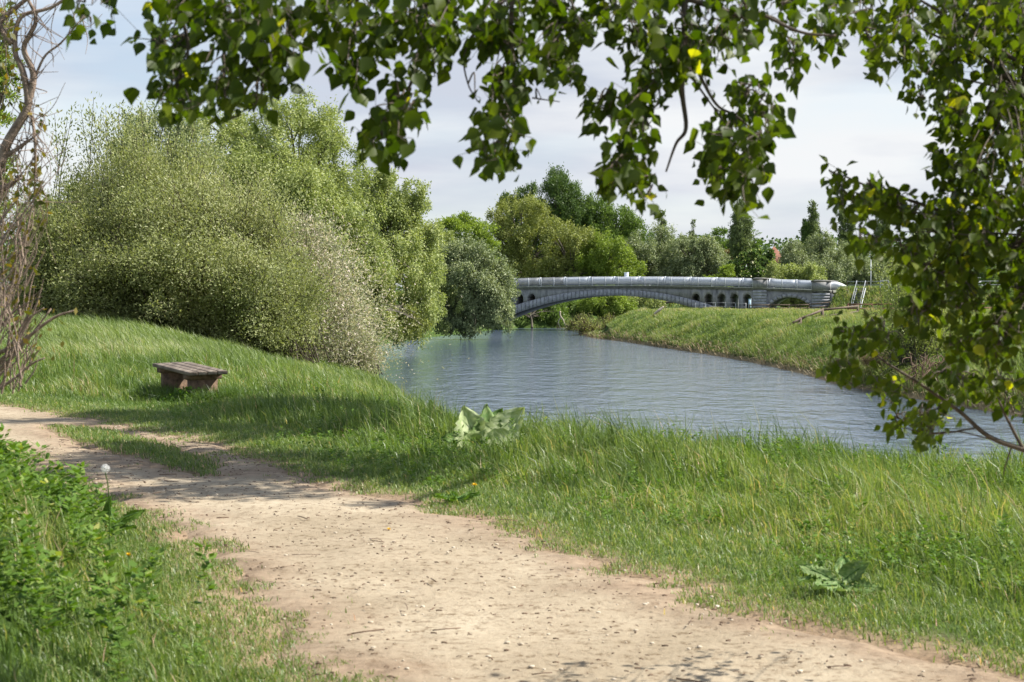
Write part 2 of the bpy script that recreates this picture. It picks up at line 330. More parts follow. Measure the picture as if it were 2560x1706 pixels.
for u, v in [(760, 1706), (700, 1640), (620, 1540), (540, 1440), (400, 1320), (260, 1240), (90, 1170), (-60, 1110), (-300, 1060)]:
    pl.append(tuple(onz(u, v, 2.6)[:2]))
isl = [tuple(onz(u, v, 2.6)[:2]) for u, v in [(140, 1066), (230, 1072), (330, 1092), (430, 1120), (535, 1168), (525, 1186), (430, 1166), (330, 1136), (210, 1106)]]
def path_sd(x, y):
    d = sdist(pl, x, y); di = -sdist(isl, x, y)      # negative inside the path
    return np.maximum(d, di)
def land(x, y):
    x = np.asarray(x, float); y = np.asarray(y, float)
    sd = sdist(river, x, y)
    near = (y < 160) & (x < 10)
    leftness = smooth(24, 52, y)*smooth(-2, -12, x)
    top = np.where(x < 10, 2.6+.62*leftness, 2.6)
    top = np.where((x > 8) & (y > 55), 2.5+.12*smooth(95, 180, y), top)
    Wd = np.where(x < 10, 7.5+6*smooth(34, 52, y), 6.0); Wd = np.where((y > 110) & (x < 5), 4.0, Wd)
    t = np.clip(sd/Wd, 0, 1)
    z = top*(1-(1-t)**2.0)
    z = np.where(sd < 0, -np.minimum(1.6, -sd*.5), z)
    z = z+smooth(0, 4, sd)*(.14*(fbm(x*.35, y*.35, 3)-.5))
    z = z+smooth(60, 70, y)*smooth(1, 5, sd)*(.30*(fbm(x*.13+9, y*.1, 3)-.5))*smooth(8, 12, x)
    z = z-.20*np.exp(-((x+5.5)/1.5)**2-((y-27.6)/1.9)**2)
    pd = path_sd(x, y); lvl = smooth(3, .2, pd)*(y < 34)
    z = z*(1-lvl)+lvl*2.6
    z = z+.50*smooth(.1, 1.6, pd)*smooth(-.9, -2.4, x)*smooth(12, 9, y)*smooth(2, 4, y)
    # road embankment carrying on from both bridge ends
    rx, ry = x-B0[0], y-B0[1]; s = rx*eS[0]+ry*eS[1]; n = rx*eN[0]+ry*eN[1]
    dn = np.maximum(np.abs(n-DW/2)-4.0, 0)
    top_e = 5.25-.0004*np.maximum(s-28, 0)
    e = np.maximum(0, top_e-dn/1.7)
    ramp_ = np.where(s > 0, smooth(S_END0+1.0, S_END1+1.5, s), smooth(-21, -24, s))
    e = e*ramp_
    z = np.where(e > .05, np.maximum(z, e), z)
    far = smooth(300, 500, y)
    return z*(1-far)+2.6*far
def ground_at(u, v, dmin=4, dmax=600):
    r = ray(u, v); t = np.geomspace(dmin, dmax, 6000); P = EYE+r*t[:, None]
    z = land(P[:, 0], P[:, 1]); k = np.argmax(P[:, 2] < z); p = P[k].copy(); p[2] = z[k]; return p
def lz(x, y): return float(land(np.array([x]), np.array([y]))[0])

yy = np.concatenate([np.linspace(-25, 4, 24), np.linspace(4.3, 34, 200), 34*np.exp(np.linspace(.012, math.log(300/34), 420)), 300*np.exp(np.linspace(.03, math.log(3000/300), 50))])
tt = np.sinh(np.linspace(-2.6, 2.6, 640))/np.sinh(2.6)
T, Y = np.meshgrid(tt, yy); X = T*(np.maximum(Y, 0)*1.3+26)
Z = land(X, Y); pdm = path_sd(X, Y)
Z = Z-np.where(Y < 34, .05*smooth(.02, -.2, pdm+.42*(fbm(X*1.9, Y*1.9, 4)-.5)), 0)-np.where(Y < 34, .03*smooth(-.1, -.5, pdm), 0)
nx, ny = len(tt), len(yy); I = np.arange(nx*ny).reshape(ny, nx)
F = np.stack([I[:-1, :-1], I[:-1, 1:], I[1:, 1:], I[1:, :-1]], -1).reshape(-1, 4)
riv = sdist(river, X, Y)
bare = np.clip(smooth(.55, -.1, pdm+.5*(fbm(X*2, Y*2)-.5)), 0, 1)*(Y < 34)+smooth(.5, 0, riv)*.8*(X > 6)
g = mesh_obj('ground', np.stack([X, Y, Z], -1).reshape(-1, 3), F, M['ground'], tint=np.clip(bare, 0, 1).ravel(), flat=False); tag(g, kind='structure')
# river
wx = [(-60, -2), (160, -2), (400, 600), (-60, 600)]
nW = 40
wv = [(x, y, 0) for y in np.linspace(-10, 330, nW) for x in np.linspace(-60, 120, nW)]
wf = np.array([(j*nW+i, j*nW+i+1, (j+1)*nW+i+1, (j+1)*nW+i) for j in range(nW-1) for i in range(nW-1)])
w = mesh_obj('water', wv, wf, M['water']); tag(w, kind='structure')
# path sheet
gx, gy = np.meshgrid(np.arange(-15, 9.5, .09), np.arange(-5, 34, .09))
def path_edge(x, y): return path_sd(x, y)+.42*(fbm(x*1.9, y*1.9, 4)-.5)
pe = path_edge(gx, gy); pz = 2.6+.004+.055*(fbm(gx*1.3, gy*1.3, 4)-.5)+.012*(fbm(gx*7, gy*7, 2)-.5)
pz = pz-.075*smooth(-.25, .12, pe)-.05*smooth(.05, .35, pe)
keep = pe < .35
kc = keep[:-1, :-1] | keep[1:, 1:] | keep[:-1, 1:] | keep[1:, :-1]
I = np.arange(gx.size).reshape(gx.shape)
F = np.stack([I[:-1, :-1], I[:-1, 1:], I[1:, 1:], I[1:, :-1]], -1)[kc]
us, inv = np.unique(F, return_inverse=True)
vc = np.stack([gx, gy, pz], -1).reshape(-1, 3)[us]
hum = smooth(-.75, -.05, pe+.5*(fbm(gx*3, gy*3)-.5)).ravel()[us]*.85
p = mesh_obj('path', vc, inv.reshape(-1, 4), M['path'], tint=hum, flat=False); tag(p, kind='structure')

# ------------------------------------------------------------------ blades, leaves
def blades(name, P, h, w, lean, tint, mat, parent=None, curl=.45):
    """P (n,3) roots; h heights; w widths; lean (n,2) horizontal lean of the tip per unit height."""
    n = len(P); a = rng.random(n)*2*math.pi; sx = np.cos(a)*w/2; sy = np.sin(a)*w/2
    V = np.empty((n, 5, 3)); ln = lean*h[:, None]
    V[:, 0] = P-np.stack([sx, sy, np.zeros(n)], 1); V[:, 1] = P+np.stack([sx, sy, np.zeros(n)], 1)
    mid = P+np.concatenate([ln*.30, (h*.58)[:, None]], 1)
    V[:, 2] = mid+.8*np.stack([sx, sy, np.zeros(n)], 1); V[:, 3] = mid-.8*np.stack([sx, sy, np.zeros(n)], 1)
    V[:, 4] = P+np.concatenate([ln, (h*np.clip(1-curl*np.linalg.norm(lean, axis=1)**2, .35, 1))[:, None]], 1)
    b = np.arange(n)[:, None]*5
    return mesh_obj(name, V.reshape(-1, 3), [b+np.array([0, 1, 2, 3]), b+np.array([3, 2, 4])], mat, parent, tint=np.repeat(tint, 5))
def scatter(y0, y1, xf0, xf1, k, extra=0, pw=1.0):
    """random points, density k / y**pw per square metre, between x = xf0(y) and xf1(y)."""
    ys = np.linspace(y0, y1, 400); wd = np.maximum(xf1(ys)-xf0(ys), 0); dens = k/ys**pw*wd
    n = int(np.trapz(dens, ys)); c = np.cumsum(dens); c = c/c[-1]
    y = np.interp(rng.random(n), c, ys); x = xf0(y)+rng.random(n)*(xf1(y)-xf0(y)); return x, y
def leafmesh(P, A, N, Ln, Wd, fold=0.0):
    """one four-cornered leaf per point: axis A, normal N."""
    A = nrm(A); Sd = nrm(np.cross(A, N)); n = len(P)
    Ln = np.broadcast_to(Ln, (n,))[:, None]; Wd = np.broadcast_to(Wd, (n,))[:, None]
    V = np.empty((n, 4, 3)); V[:, 0] = P; V[:, 1] = P+A*Ln*.45+Sd*Wd*.5; V[:, 2] = P+A*Ln; V[:, 3] = P+A*Ln*.45-Sd*Wd*.5
    return V.reshape(-1, 3), np.arange(n*4).reshape(n, 4)
def leaves(name, P, A, N, Ln, Wd, tint, mat, parent=None):
    V, F = leafmesh(P, A, N, Ln, Wd); return mesh_obj(name, V, F, mat, parent, tint=np.repeat(tint, 4))

# near bank grass
x, y = scatter(5.0, 36, lambda y: -(.34*y+2.0), lambda y: .34*y+1.5, 14500)
pd = path_edge(x, y); sd = sdist(river, x, y)
cl = fbm(x*1.1, y*1.1, 4); cl2 = fbm(x*5, y*5, 2)
tall = smooth(.25, 2.6, pd+.9*(cl-.5))
isld = (sdist(isl, x, y) < .1)
tall = np.where(isld, .12, tall); tall = np.maximum(tall, .55*smooth(0, .8, pd)*(x < -.2)*(y < 13)*(1+.5*smooth(-1, -2.5, x))); tall = tall*(1-.75*np.exp(-((x+5.1)/2.0)**2-((y-26.0)/2.4)**2))*(1-.6*np.exp(-((x+.3)/.55)**2-((y-17.9)/1.1)**2))
ok = (sd > .15) & (rng.random(len(x)) < smooth(-.16, .22, pd+.55*(cl2-.5))+.012*(pd > -.5))
x, y, pd, cl, cl2, tall = [a[ok] for a in (x, y, pd, cl, cl2, tall)]
z = land(x, y); n = len(x)
h = (.055+.30*tall*np.maximum(.15, -.05+2.0*cl))*(.45+.75*rng.random(n))
tus = smooth(.50, .68, fbm(x*2.4+11, y*2.4+4, 3)); h = h*(.78+.55*tus*tall); lean0 = tus
wdt = np.clip(.0038+.00030*y, .004, .02)*(.6+.8*rng.random(n))
lean = np.stack([-.30+.35*rng.standard_normal(n)-.35*(cl2-.5), -.10+.35*rng.standard_normal(n)], 1)
tint = np.clip(.46+.9*(fbm(x*.7+3, y*.7, 3)-.5)+.2*rng.standard_normal(n)+.2*(cl-.5)-.04*tus, 0, .985)
dry = rng.random(n) < .006+.02*(pd < .5); tint[dry] = 1.0
g = blades('grass', np.stack([x, y, z-.01], 1), h, wdt, lean, tint, M['grass']); tag(g, 'lush bright green grass on the near river bank around the path', 'grass', kind='stuff')

# short trodden grass fringing the path
x, y = scatter(5.5, 30, lambda y: -(.34*y+2.0), lambda y: .34*y+1.5, 26000)
pd = path_edge(x, y); cl2 = fbm(x*3.5+7, y*3.5, 3); ok = (pd > -.35) & (pd < 1.1) & ((sdist(isl, x, y) < .05) | (sdist(pl, x, y) > -.4)) & (rng.random(len(x)) < smooth(.46, .60, cl2+.32*smooth(-.35, .25, pd)-.06)*.9); x, y, pd = x[ok], y[ok], pd[ok]; n = len(x)
lean = np.stack([-.2+.7*rng.standard_normal(n), .7*rng.standard_normal(n)], 1)
g = blades('verge_grass', np.stack([x, y, land(x, y)-.005], 1), (.028+.05*smooth(-.2, .6, pd))*(.5+rng.random(n)), np.clip(.003+.00022*y, .004, .012)*(.6+.8*rng.random(n)), lean, np.clip(.5+.25*rng.standard_normal(n), 0, .97), M['grass'])
tag(g, 'short trodden grass fringing the edges of the path', 'grass', kind='stuff')

# left bank mound grass
x, y = scatter(36, 112, lambda y: -(.34*y+4), lambda y: np.minimum(-1.0-.05*(y-36), .5), 10500)
sd = sdist(river, x, y); ok = sd > -.15; x, y, sd = x[ok], y[ok], sd[ok]; z = land(x, y); n = len(x)
cl = fbm(x*.8, y*.5, 3)
h = (.16+.75*np.maximum(cl-.25, 0)+.12*smooth(2.5, 0, sd))*(.5+.8*rng.random(n))
lean = np.stack([-.55+.3*rng.standard_normal(n), -.15+.3*rng.standard_normal(n)], 1)
tint = np.clip(.45+.8*(fbm(x*.35, y*.2, 3)-.5)+.2*rng.standard_normal(n), 0, 1)
g = blades('grass', np.stack([x, y, z-.02], 1), h, .00042*y*(.7+.6*rng.random(n)), lean, tint, M['bankgrass']); tag(g, 'pale windblown grass on the mound behind the bench', 'grass', kind='stuff')

# right bank + field grass
x, y = scatter(52, 222, lambda y: np.where(y < 60, 16., 7.)+0*y, lambda y: .33*y+6, 13500)
sd = sdist(river, x, y); rx, ry = x-B0[0], y-B0[1]; s_ = rx*eS[0]+ry*eS[1]; n_ = rx*eN[0]+ry*eN[1]
ok = (sd > .25) & (x > 5) & ~((n_ > -.6) & (s_ < S_END1+1)) & ~((n_ > 2))
x, y, sd = x[ok], y[ok], sd[ok]; z = land(x, y); n = len(x)
cl = fbm(x*.55, y*.35, 4)
h = (.14+1.25*np.maximum(cl-.36, 0)+.12*smooth(3, 0, sd))*(.5+.7*rng.random(n))*np.where(y > 165, .8, 1)
lean = np.stack([-.35+.35*rng.standard_normal(n), -.1+.3*rng.standard_normal(n)], 1)
tint = np.clip(.40+1.3*(cl-.5)+.18*rng.standard_normal(n)+.15*smooth(140, 215, y), 0, 1)
dry = rng.random(n) < .22*smooth(.8, .1, sd)+.01; tint[dry] = 1.0
g = blades('grass', np.stack([x, y, z-.02], 1), h, .00036*y*(.7+.6*rng.random(n)), lean, tint, M['fieldgrass']); tag(g, 'thick tufted grass on the field and bank across the river', 'grass', kind='stuff')
# embankment cover: coarse grass and bramble
s_ = S_END0+rng.random(60000)*90; n_ = -12+rng.random(60000)*22
P = B0+eS*s_[:, None]+eN*n_[:, None]; z = land(P[:, 0], P[:, 1]); ok = z > 2.9
P = P[ok]; P[:, 2] = z[ok]-.05; n = len(P)
lean = np.stack([-.2+.4*rng.standard_normal(n), .4*rng.standard_normal(n)], 1)
g = blades('embankment_cover', P, .25+.35*rng.random(n)*fbm(P[:, 0]*.6, P[:, 1]*.6)*2, .07+.05*rng.random(n), lean, np.clip(.28+.2*rng.standard_normal(n), 0, 1), M['fieldgrass'])
tag(g, 'dark coarse grass covering the road embankment beside the bridge', 'grass', kind='stuff')
# straw and reeds hanging at the far water edge
x, y = scatter(56, 215, lambda y: 6+0*y, lambda y: .2*y+20, 1900)
sd = sdist(river, x, y); ok = (sd > -.15) & (sd < .9) & (x > 5); x, y, sd = x[ok], y[ok], sd[ok]; n = len(x)
ok = rng.random(n) < fbm(x*.5, y*.4)*1.1; x, y, sd = x[ok], y[ok], sd[ok]; n = len(x)
lean = np.stack([-.9+.6*rng.standard_normal(n), -.5+.5*rng.standard_normal(n)], 1)
g = blades('straw', np.stack([x, y, land(x, y)+.05], 1), .2+.5*rng.random(n), .0004*y+0*x, lean, rng.random(n), M['straw'], curl=.7)
tag(g, 'dry brown straw drooping over the far water edge', 'dead reeds', kind='stuff')

# ------------------------------------------------------------------ trees
def limb(mb, a, b, r0, r1, sag=.0, n=7, jit=.04, sides=5):
    a, b = np.asarray(a, float), np.asarray(b, float); t = np.linspace(0, 1, n)[:, None]
    Lh = np.linalg.norm(b-a); p = a+(b-a)*t
    p[:, 2] += sag*Lh*np.sin(np.pi*t[:, 0]); j = rng.standard_normal((n, 3))*jit*Lh; j[0] = 0; j[-1] = 0; p += j
    mb.tube(p, np.linspace(r0, r1, n), sides, caps=False)
def crown_points(lobes, nclump, rc_f, nleaf, style, zmin, sub=8, tight=1.0, shell=.5):
    lobes = np.array(lobes, float); vol = (lobes[:, 3]*lobes[:, 4]*lobes[:, 5])**(.75 if style != 'poplar' else .5); k = rng.choice(len(lobes), nclump, p=vol/vol.sum())
    d = nrm(rng.standard_normal((nclump, 3))); r = shell+(1-shell)*rng.random(nclump)**.6
    Lb = lobes[k]; c = Lb[:, :3]+d*Lb[:, 3:6]*(r*.86)[:, None]
    rc = rc_f*(Lb[:, 3:6].mean(1) if style != 'poplar' else Lb[:, [3, 3, 5]].mean(1)*.5+.35)*(.65+.7*rng.random(nclump))
    ok = c[:, 2] > zmin+.2*rc; c, rc, d = c[ok], rc[ok], d[ok]; m = len(c)
    sc = c[:, None]+nrm(rng.standard_normal((m, sub, 3)))*(rc[:, None]*(.5+.6*rng.random((m, sub))))[..., None]*np.array([1, 1, .75])
    sr = np.repeat(rc*.42, sub)*(.6+.8*rng.random(m*sub)); so = np.repeat(np.arange(m), sub); sc = sc.reshape(-1, 3)
    wgt = sr**2; q = rng.choice(len(sc), nleaf, p=wgt/wgt.sum())
    P = sc[q]+rng.standard_normal((nleaf, 3))*(sr[q]*.55*tight)[:, None]*(np.array([.8, .8, 1.3]) if style != 'flat' else np.array([1.2, 1.2, .6]))
    out = nrm(P-c[so[q]]); ok = P[:, 2] > zmin
    return P[ok], out[ok], c, rc, nrm(P[ok]-lobes[:, :3].mean(0))
def tree(name, label, cat, base, lobes, nleaf, ls, mat, trunk_r, nclump=60, rc=.3, style='willow', zmin=None, group=None, fork=.35, bark='bark_far', nl=26, tvar=.22, asp=.42, shell=.5, wind=-.3):
    base = np.array(base, float); t = thing(name, label, cat, base, group)
    lobes = np.array(lobes, float)
    zmin = base[2]+.3 if zmin is None else zmin
    P, out, c, rcs, gout = crown_points(lobes, nclump, rc, nleaf, style, zmin, shell=shell); n = len(P)
    ctr = lobes[:, :3].mean(0); topz = (lobes[:, 2]+lobes[:, 5]).max()
    mb = MB(); fk = base+(ctr-base)*np.array([.5, .5, 0]); fk[2] = base[2]+fork*(topz-base[2])
    mb.tube(curve([base-[0, 0, .4], base*.5+fk*.5+rng.standard_normal(3)*[.15, .15, 0], fk], 6), [trunk_r*1.25, trunk_r, trunk_r*.75], 9)
    for k in range(min(nl, len(c))):
        q = c[k]; midp = fk*.55+q*.45+np.array([0, 0, .06*(topz-base[2])])
        mb.tube(curve([fk-[0, 0, rng.random()*.3*(fk[2]-base[2])], midp, q], 5), [trunk_r*.42, trunk_r*.2, trunk_r*.05], 5, caps=False)
        for s in range(3):
            e = q+nrm(rng.standard_normal(3))*rcs[k]*.9; limb(mb, midp*.5+q*.5, e, trunk_r*.12, trunk_r*.03, .05, 5)
    mb.build('trunk', M[bark], t, flat=False)
    A = {'willow': lambda: nrm(out*.5+gout*.4+rng.standard_normal((n, 3))*.6+np.array([wind, 0, -.45])),
         'poplar': lambda: nrm(gout*.3+rng.standard_normal((n, 3))*.5+np.array([0, 0, .8])),
         'flat': lambda: nrm(out+rng.standard_normal((n, 3))*.7)}[style]()
    N = nrm(out*.75+gout*.6+rng.standard_normal((n, 3))*.75)
    ti = np.clip(.45+tvar*rng.standard_normal(n)+.25*(fbm(P[:, 0]*.5+P[:, 2]*.3, P[:, 2]*.5, 2)-.5), 0, 1)
    leaves('crown', P, A, N, ls*(.6+.8*rng.random(n)), ls*asp*(.7+.6*rng.random(n)), ti, mat, t)
    return t
def L6(u, v, ru, rv, d, dd=None):      # an ellipsoid lobe given by its place and size in the photo at depth d
    c = at(u, v, d); k = d/FPX; return (c[0], c[1], c[2], ru*k, (dd if dd else ru*k*.8), rv*k)

# --- left bank: sallow thicket of upright stems
def thicket(name, label, cat, bases, tips_fn, nstem, perstem, ls, mat, stem_r, tintf, tw=.5, t0=.25, asp=.36, sidelen=.14):
    b0 = bases.mean(0); t = thing(name, label, cat, b0)
    mb = MB(); PP, AA, TT = [], [], []
    for k in range(nstem):
        e, bow, jx = tips_fn(None); b = bases[np.argmin(np.abs(bases[:, 0]-jx))]+rng.standard_normal(3)*[.6, .6, 0]; bow = np.array([(b[0]-e[0])*.12, 0, .12*abs(e[2]-b[2])])
        m = b*.5+e*.5+bow; P = curve([b, m, e], 8); Ln = np.linalg.norm(e-b)
        if k % 3 == 0: mb.tube(P[::2], np.linspace(stem_r, stem_r*.25, len(P[::2])), 4, caps=False)
        q = t0+(1-t0)*rng.random(perstem)**.8
        idx = q*(len(P)-1); i0 = np.minimum(idx.astype(int), len(P)-2); fr = (idx-i0)[:, None]
        C = P[i0]*(1-fr)+P[i0+1]*fr; tg = nrm(P[i0+1]-P[i0])
        off = rng.standard_normal((perstem, 3))*(Ln*sidelen*(1.15-q)+.12)[:, None]*[1, 1, .8]
        C = C+off; PP.append(C); AA.append(nrm(tg*.7+nrm(off+1e-6)*.5+rng.standard_normal((perstem, 3))*.45))
    P = np.concatenate(PP); A = np.concatenate(AA); ok = P[:, 2] > np.maximum(land(P[:, 0], P[:, 1]), 0)+.1; P, A = P[ok], A[ok]; n = len(P)
    gout = nrm(P-np.array([b0[0], b0[1], b0[2]+2]))
    N = nrm(gout*1.1+np.array([0, 0, .3])+rng.standard_normal((n, 3))*.65)
    mb.build('stems', M['twig'], t, flat=False)
    leaves('foliage', P, A, N, ls*(.6+.8*rng.random(n)), ls*asp*(.7+.6*rng.random(n)), np.clip(tintf(P, n), 0, 1), mat, t)
    return t
def lobes_tips(lobes, nsub=17, sub=.34):
    """tips gathered in plumes: small lobes scattered over the surface of the big ones"""
    lobes = np.array(lobes); subs = []
    for Lb in lobes:
        m = int(nsub*(.5+.7*rng.random()))
        for k in range(m):
            d = nrm(rng.standard_normal(3)); d[2] = abs(d[2]) if rng.random() < .7 else d[2]
            if d[1] > 0 and rng.random() < .6: d[1] = -d[1]
            rr = sub*(.5+.9*rng.random()); subs.append([*(Lb[:3]+d*Lb[3:6]*(.66+.42*rng.random())), *(Lb[3:6]*rr*[1, 1, 1.3])])
    subs = np.array(subs); pr = (subs[:, 3]*subs[:, 5])**.8; pr /= pr.sum()
    def f(b):
        Lb = subs[rng.choice(len(subs), p=pr)]; d = nrm(rng.standard_normal(3)); e = Lb[:3]+d*Lb[3:6]*rng.random()**.4
        return e, None, e[0]*.6+Lb[0]*.4+rng.normal(0, 1.2)
    return f
dA = 66
lob = [L6(330, 640, 250, 270, dA), L6(560, 660, 230, 230, dA), L6(440, 500, 190, 170, dA+3), L6(700, 740, 150, 130, dA), L6(200, 690, 150, 180, dA-2), L6(250, 500, 90, 90, dA+4), L6(250, 760, 190, 110, dA), L6(560, 800, 130, 70, dA-1), L6(120, 640, 80, 140, dA), L6(620, 830, 110, 60, dA-2), L6(450, 800, 120, 60, dA-2), L6(300, 790, 120, 50, dA-2), L6(280, 700, 170, 110, 62.5), L6(470, 690, 170, 120, 62), L6(640, 760, 130, 100, 62.5), L6(400, 560, 170, 110, 63.5)]
bs = []
for u in np.linspace(90, 720, 18):
    x = (u-1280)/FPX*dA; yb = dA+rng.uniform(-1.5, 3); bs.append((x, yb, lz(x, yb)))
thicket('sallow_thicket', 'large pale green sallow thicket of upright stems behind the bench', 'shrub', np.array(bs), lobes_tips(lob), 2700, 150, .13, M['willow_a'], .03,
        lambda P, n: .44+.2*rng.standard_normal(n)+.5*(fbm(P[:, 0]*.5, P[:, 2]*.5, 3)-.5)+.4*(rng.random(n) < .012), sidelen=.085)
lob = [L6(760, 700, 100, 150, 72), L6(830, 800, 80, 110, 74), L6(700, 590, 70, 80, 72), L6(880, 880, 62, 62, 80), L6(800, 860, 130, 50, 76), L6(900, 915, 50, 30, 84)]
bs = [( (u-1280)/FPX*d, d, lz((u-1280)/FPX*d, d)) for u, d in ((700, 74), (760, 76), (800, 78), (850, 82), (890, 86))]
thicket('seeding_sallow', 'cream tinged sallow covered in seed fluff at the left water edge', 'shrub', np.array(bs), lobes_tips(lob), 560, 120, .15, M['willow_pale'], .035,
        lambda P, n: .5+.25*rng.standard_normal(n), sidelen=.12)
# thin leggy shoots at the upper left
lob = [L6(190, 330, 70, 60, 70), L6(260, 330, 60, 70, 70)]
bs = [(-15.5, 70, 3.1), (-17, 70, 3.1), (-18.5, 70, 3.1)]
thicket('leggy_sallow', 'thin leggy sallow shoots rising above the thicket at its left end', 'shrub', np.array(bs), lobes_tips(lob), 40, 46, .17, M['willow_a'], .03,
        lambda P, n: .5+.2*rng.standard_normal(n), sidelen=.03, t0=.6)
tree('elder_bush', 'bright green elder bush at the far left between the thicket and bare shrub', 'bush', (*at(150, 800, 71)[:2], 3.1), [L6(185, 530, 70, 80, 71), L6(130, 640, 90, 110, 71)], 16000, .16, M['lime'], .12, 40, .35, 'flat')
tree('willow_tree', 'grey green willow whose top shows above the left end of the thicket', 'tree', (*at(400, 800, 104)[:2], 3), [L6(400, 400, 120, 150, 106), L6(350, 330, 60, 70, 106), L6(200, 560, 150, 80, 106)], 42000, .22, M['willow_grey'], .3, 90, .26)
tree('hawthorn_tree', 'small leaved green tree behind the bare shrub at the left edge', 'tree', (*at(-60, 900, 30)[:2], 2.7), [L6(-40, 180, 75, 190, 30), L6(-60, 480, 90, 160, 30), L6(10, 60, 35, 90, 30)], 24000, .07, M['lime'], .14, 90, .26, 'flat', bark='bark')
dB = 118
tree('willow_tree', 'tallest broad willow rising over the thicket on the left bank', 'tree', (*at(760, 820, dB)[:2], 2.8),
     [L6(700, 380, 190, 165, dB), L6(560, 380, 130, 110, dB), L6(820, 430, 120, 140, dB), L6(700, 560, 220, 170, dB-3), L6(860, 640, 120, 170, dB-5), L6(650, 480, 250, 130, dB-3), L6(900, 520, 110, 120, dB)], 190000, .20, M['willow_b'], .5, 260, .22, nl=60)
dB = 132
tree('willow_tree', 'second broad willow on the left bank leaning to the water', 'tree', (*at(980, 840, dB)[:2], 2.2),
     [L6(985, 495, 105, 100, dB), L6(950, 600, 140, 140, dB), L6(1030, 590, 75, 120, dB), L6(910, 440, 70, 60, dB), L6(960, 720, 150, 130, dB-4), L6(930, 790, 120, 60, dB-6), L6(1050, 770, 80, 70, dB)], 120000, .21, M['willow_b'], .4, 150, .26, zmin=.15, nl=50)
tree('willow_bush', 'yellow green willow bush overhanging the water below the tall willows', 'bush', (*at(880, 860, 112)[:2], 1.5),
     [L6(930, 780, 80, 90, 112), L6(850, 740, 90, 110, 112), L6(1000, 800, 80, 50, 125)], 46000, .19, M['olive'], .2, 80, .3, zmin=.1)
dC = 172
tree('grey_willow', 'dense grey green willow standing in the water left of the bridge', 'tree', (*at(1180, 835, dC)[:2], 1.2),
     [L6(1170, 710, 105, 115, dC), L6(1110, 660, 80, 80, dC), L6(1235, 740, 66, 80, dC), L6(1190, 790, 95, 45, dC), L6(1110, 780, 70, 60, dC), L6(1215, 650, 40, 50, dC)], 95000, .25, M['willow_grey'], .35, 130, .28, zmin=.1)
tree('grey_willow', 'silvery willow between the tall willow and the bridge bush', 'tree', (*at(1100, 838, dC)[:2], 1.2), [L6(1090, 640, 60, 80, dC+6), L6(1100, 760, 60, 70, dC-2)], 26000, .25, M['willow_b'], .25, 50, .3, zmin=.1)
tree('maple_tree', 'bright green tree top in the gap between left bank willows and bridge trees', 'tree', (*at(1150, 840, 205)[:2], 2.6), [L6(1160, 600, 75, 70, 205), L6(1110, 600, 50, 60, 205), L6(1190, 640, 60, 60, 205)], 26000, .3, M['lime'], .3, 50, .3, 'flat')
tree('bank_bush', 'low dark bush under the left end of the bridge', 'bush', (*at(1330, 815, 236)[:2], .4), [L6(1320, 790, 60, 28, 238), L6(1370, 780, 60, 38, 240), L6(1270, 790, 40, 40, 234)], 15000, .3, M['green'], .15, 40, .35, zmin=.05)

# --- behind the bridge
def bt(name, label, u, d, lob, n, ls, mat, tr, **k):
    return tree(name, label, 'tree', (*at(u, 800, d)[:2], 2.6), [L6(*q, d, q[2]*d/FPX*(1.0 if q[2] < 30 else .8)) for q in lob], n, ls, M[mat], tr, **k)
bt('willow_tree', 'olive green round headed willow behind the left end of the bridge', 1315, 262, [(1300, 560, 90, 90), (1250, 620, 65, 90), (1360, 620, 80, 100), (1320, 690, 110, 70)], 60000, .32, 'olive', .5, nclump=100, rc=.26, fork=.3, nl=40)
bt('willow_tree', 'yellowish willow in front of the dark poplars, second from the left behind the bridge', 1430, 258, [(1430, 620, 85, 80), (1400, 690, 90, 60), (1470, 680, 60, 60)], 36000, .32, 'olive', .4, nclump=70, rc=.28, nl=40)
bt('lime_willow', 'bright yellow green willow behind the middle of the arch', 1510, 256, [(1520, 650, 75, 70), (1560, 690, 60, 50), (1480, 690, 60, 50)], 36000, .32, 'lime', .4, nclump=70, rc=.28, nl=40)
bt('dark_poplar', 'tallest dark green poplar behind the bridge', 1400, 305, [(1395, 510, 60, 90), (1440, 560, 60, 90), (1370, 580, 60, 80)], 60000, .38, 'dark', .5, style='poplar', nclump=230, rc=.42)
bt('dark_poplar', 'dark green poplar sloping down right of the tallest one', 1510, 305, [(1490, 560, 55, 90), (1550, 590, 55, 85), (1590, 610, 45, 70), (1520, 640, 90, 80)], 70000, .38, 'green', .5, style='poplar', nclump=260, rc=.42)
bt('dark_poplar', 'small dark poplar top left of the tallest poplar', 1315, 300, [(1315, 530, 36, 80), (1270, 540, 30, 60)], 22000, .36, 'dark', .3, style='poplar', nclump=90, rc=.42)
bt('willow_tree', 'grey green spreading willow behind the arch right of the lime one', 1660, 262, [(1640, 640, 80, 75), (1590, 650, 60, 65), (1680, 690, 70, 50)], 42000, .32, 'willow_grey', .4, nclump=80, rc=.27, nl=40)
bt('willow_tree', 'leaning grey willow with dark bare limbs above the spandrel openings', 1740, 258, [(1740, 640, 70, 75), (1780, 670, 55, 55), (1710, 690, 70, 50)], 40000, .32, 'willow_grey', .45, nclump=70, rc=.27, nl=50)
bt('slender_poplar', 'pale slender poplar top left of the wide columnar poplar', 1656, 330, [(1656, 560, 9, 42), (1650, 600, 12, 40)], 2600, .34, 'column', .2, style='poplar', nclump=30, rc=.5)
bt('slender_poplar', 'short slender poplar top just left of the loose green tree', 1733, 330, [(1733, 570, 6, 26), (1730, 600, 9, 26)], 1500, .34, 'column', .2, style='poplar', nclump=20, rc=.5)
bt('loose_tree', 'loose bright green tree left of the wide columnar poplar', 1800, 300, [(1805, 600, 38, 32), (1775, 590, 22, 20), (1800, 640, 50, 40)], 13000, .4, 'green', .3, nclump=36, rc=.35, style='flat')
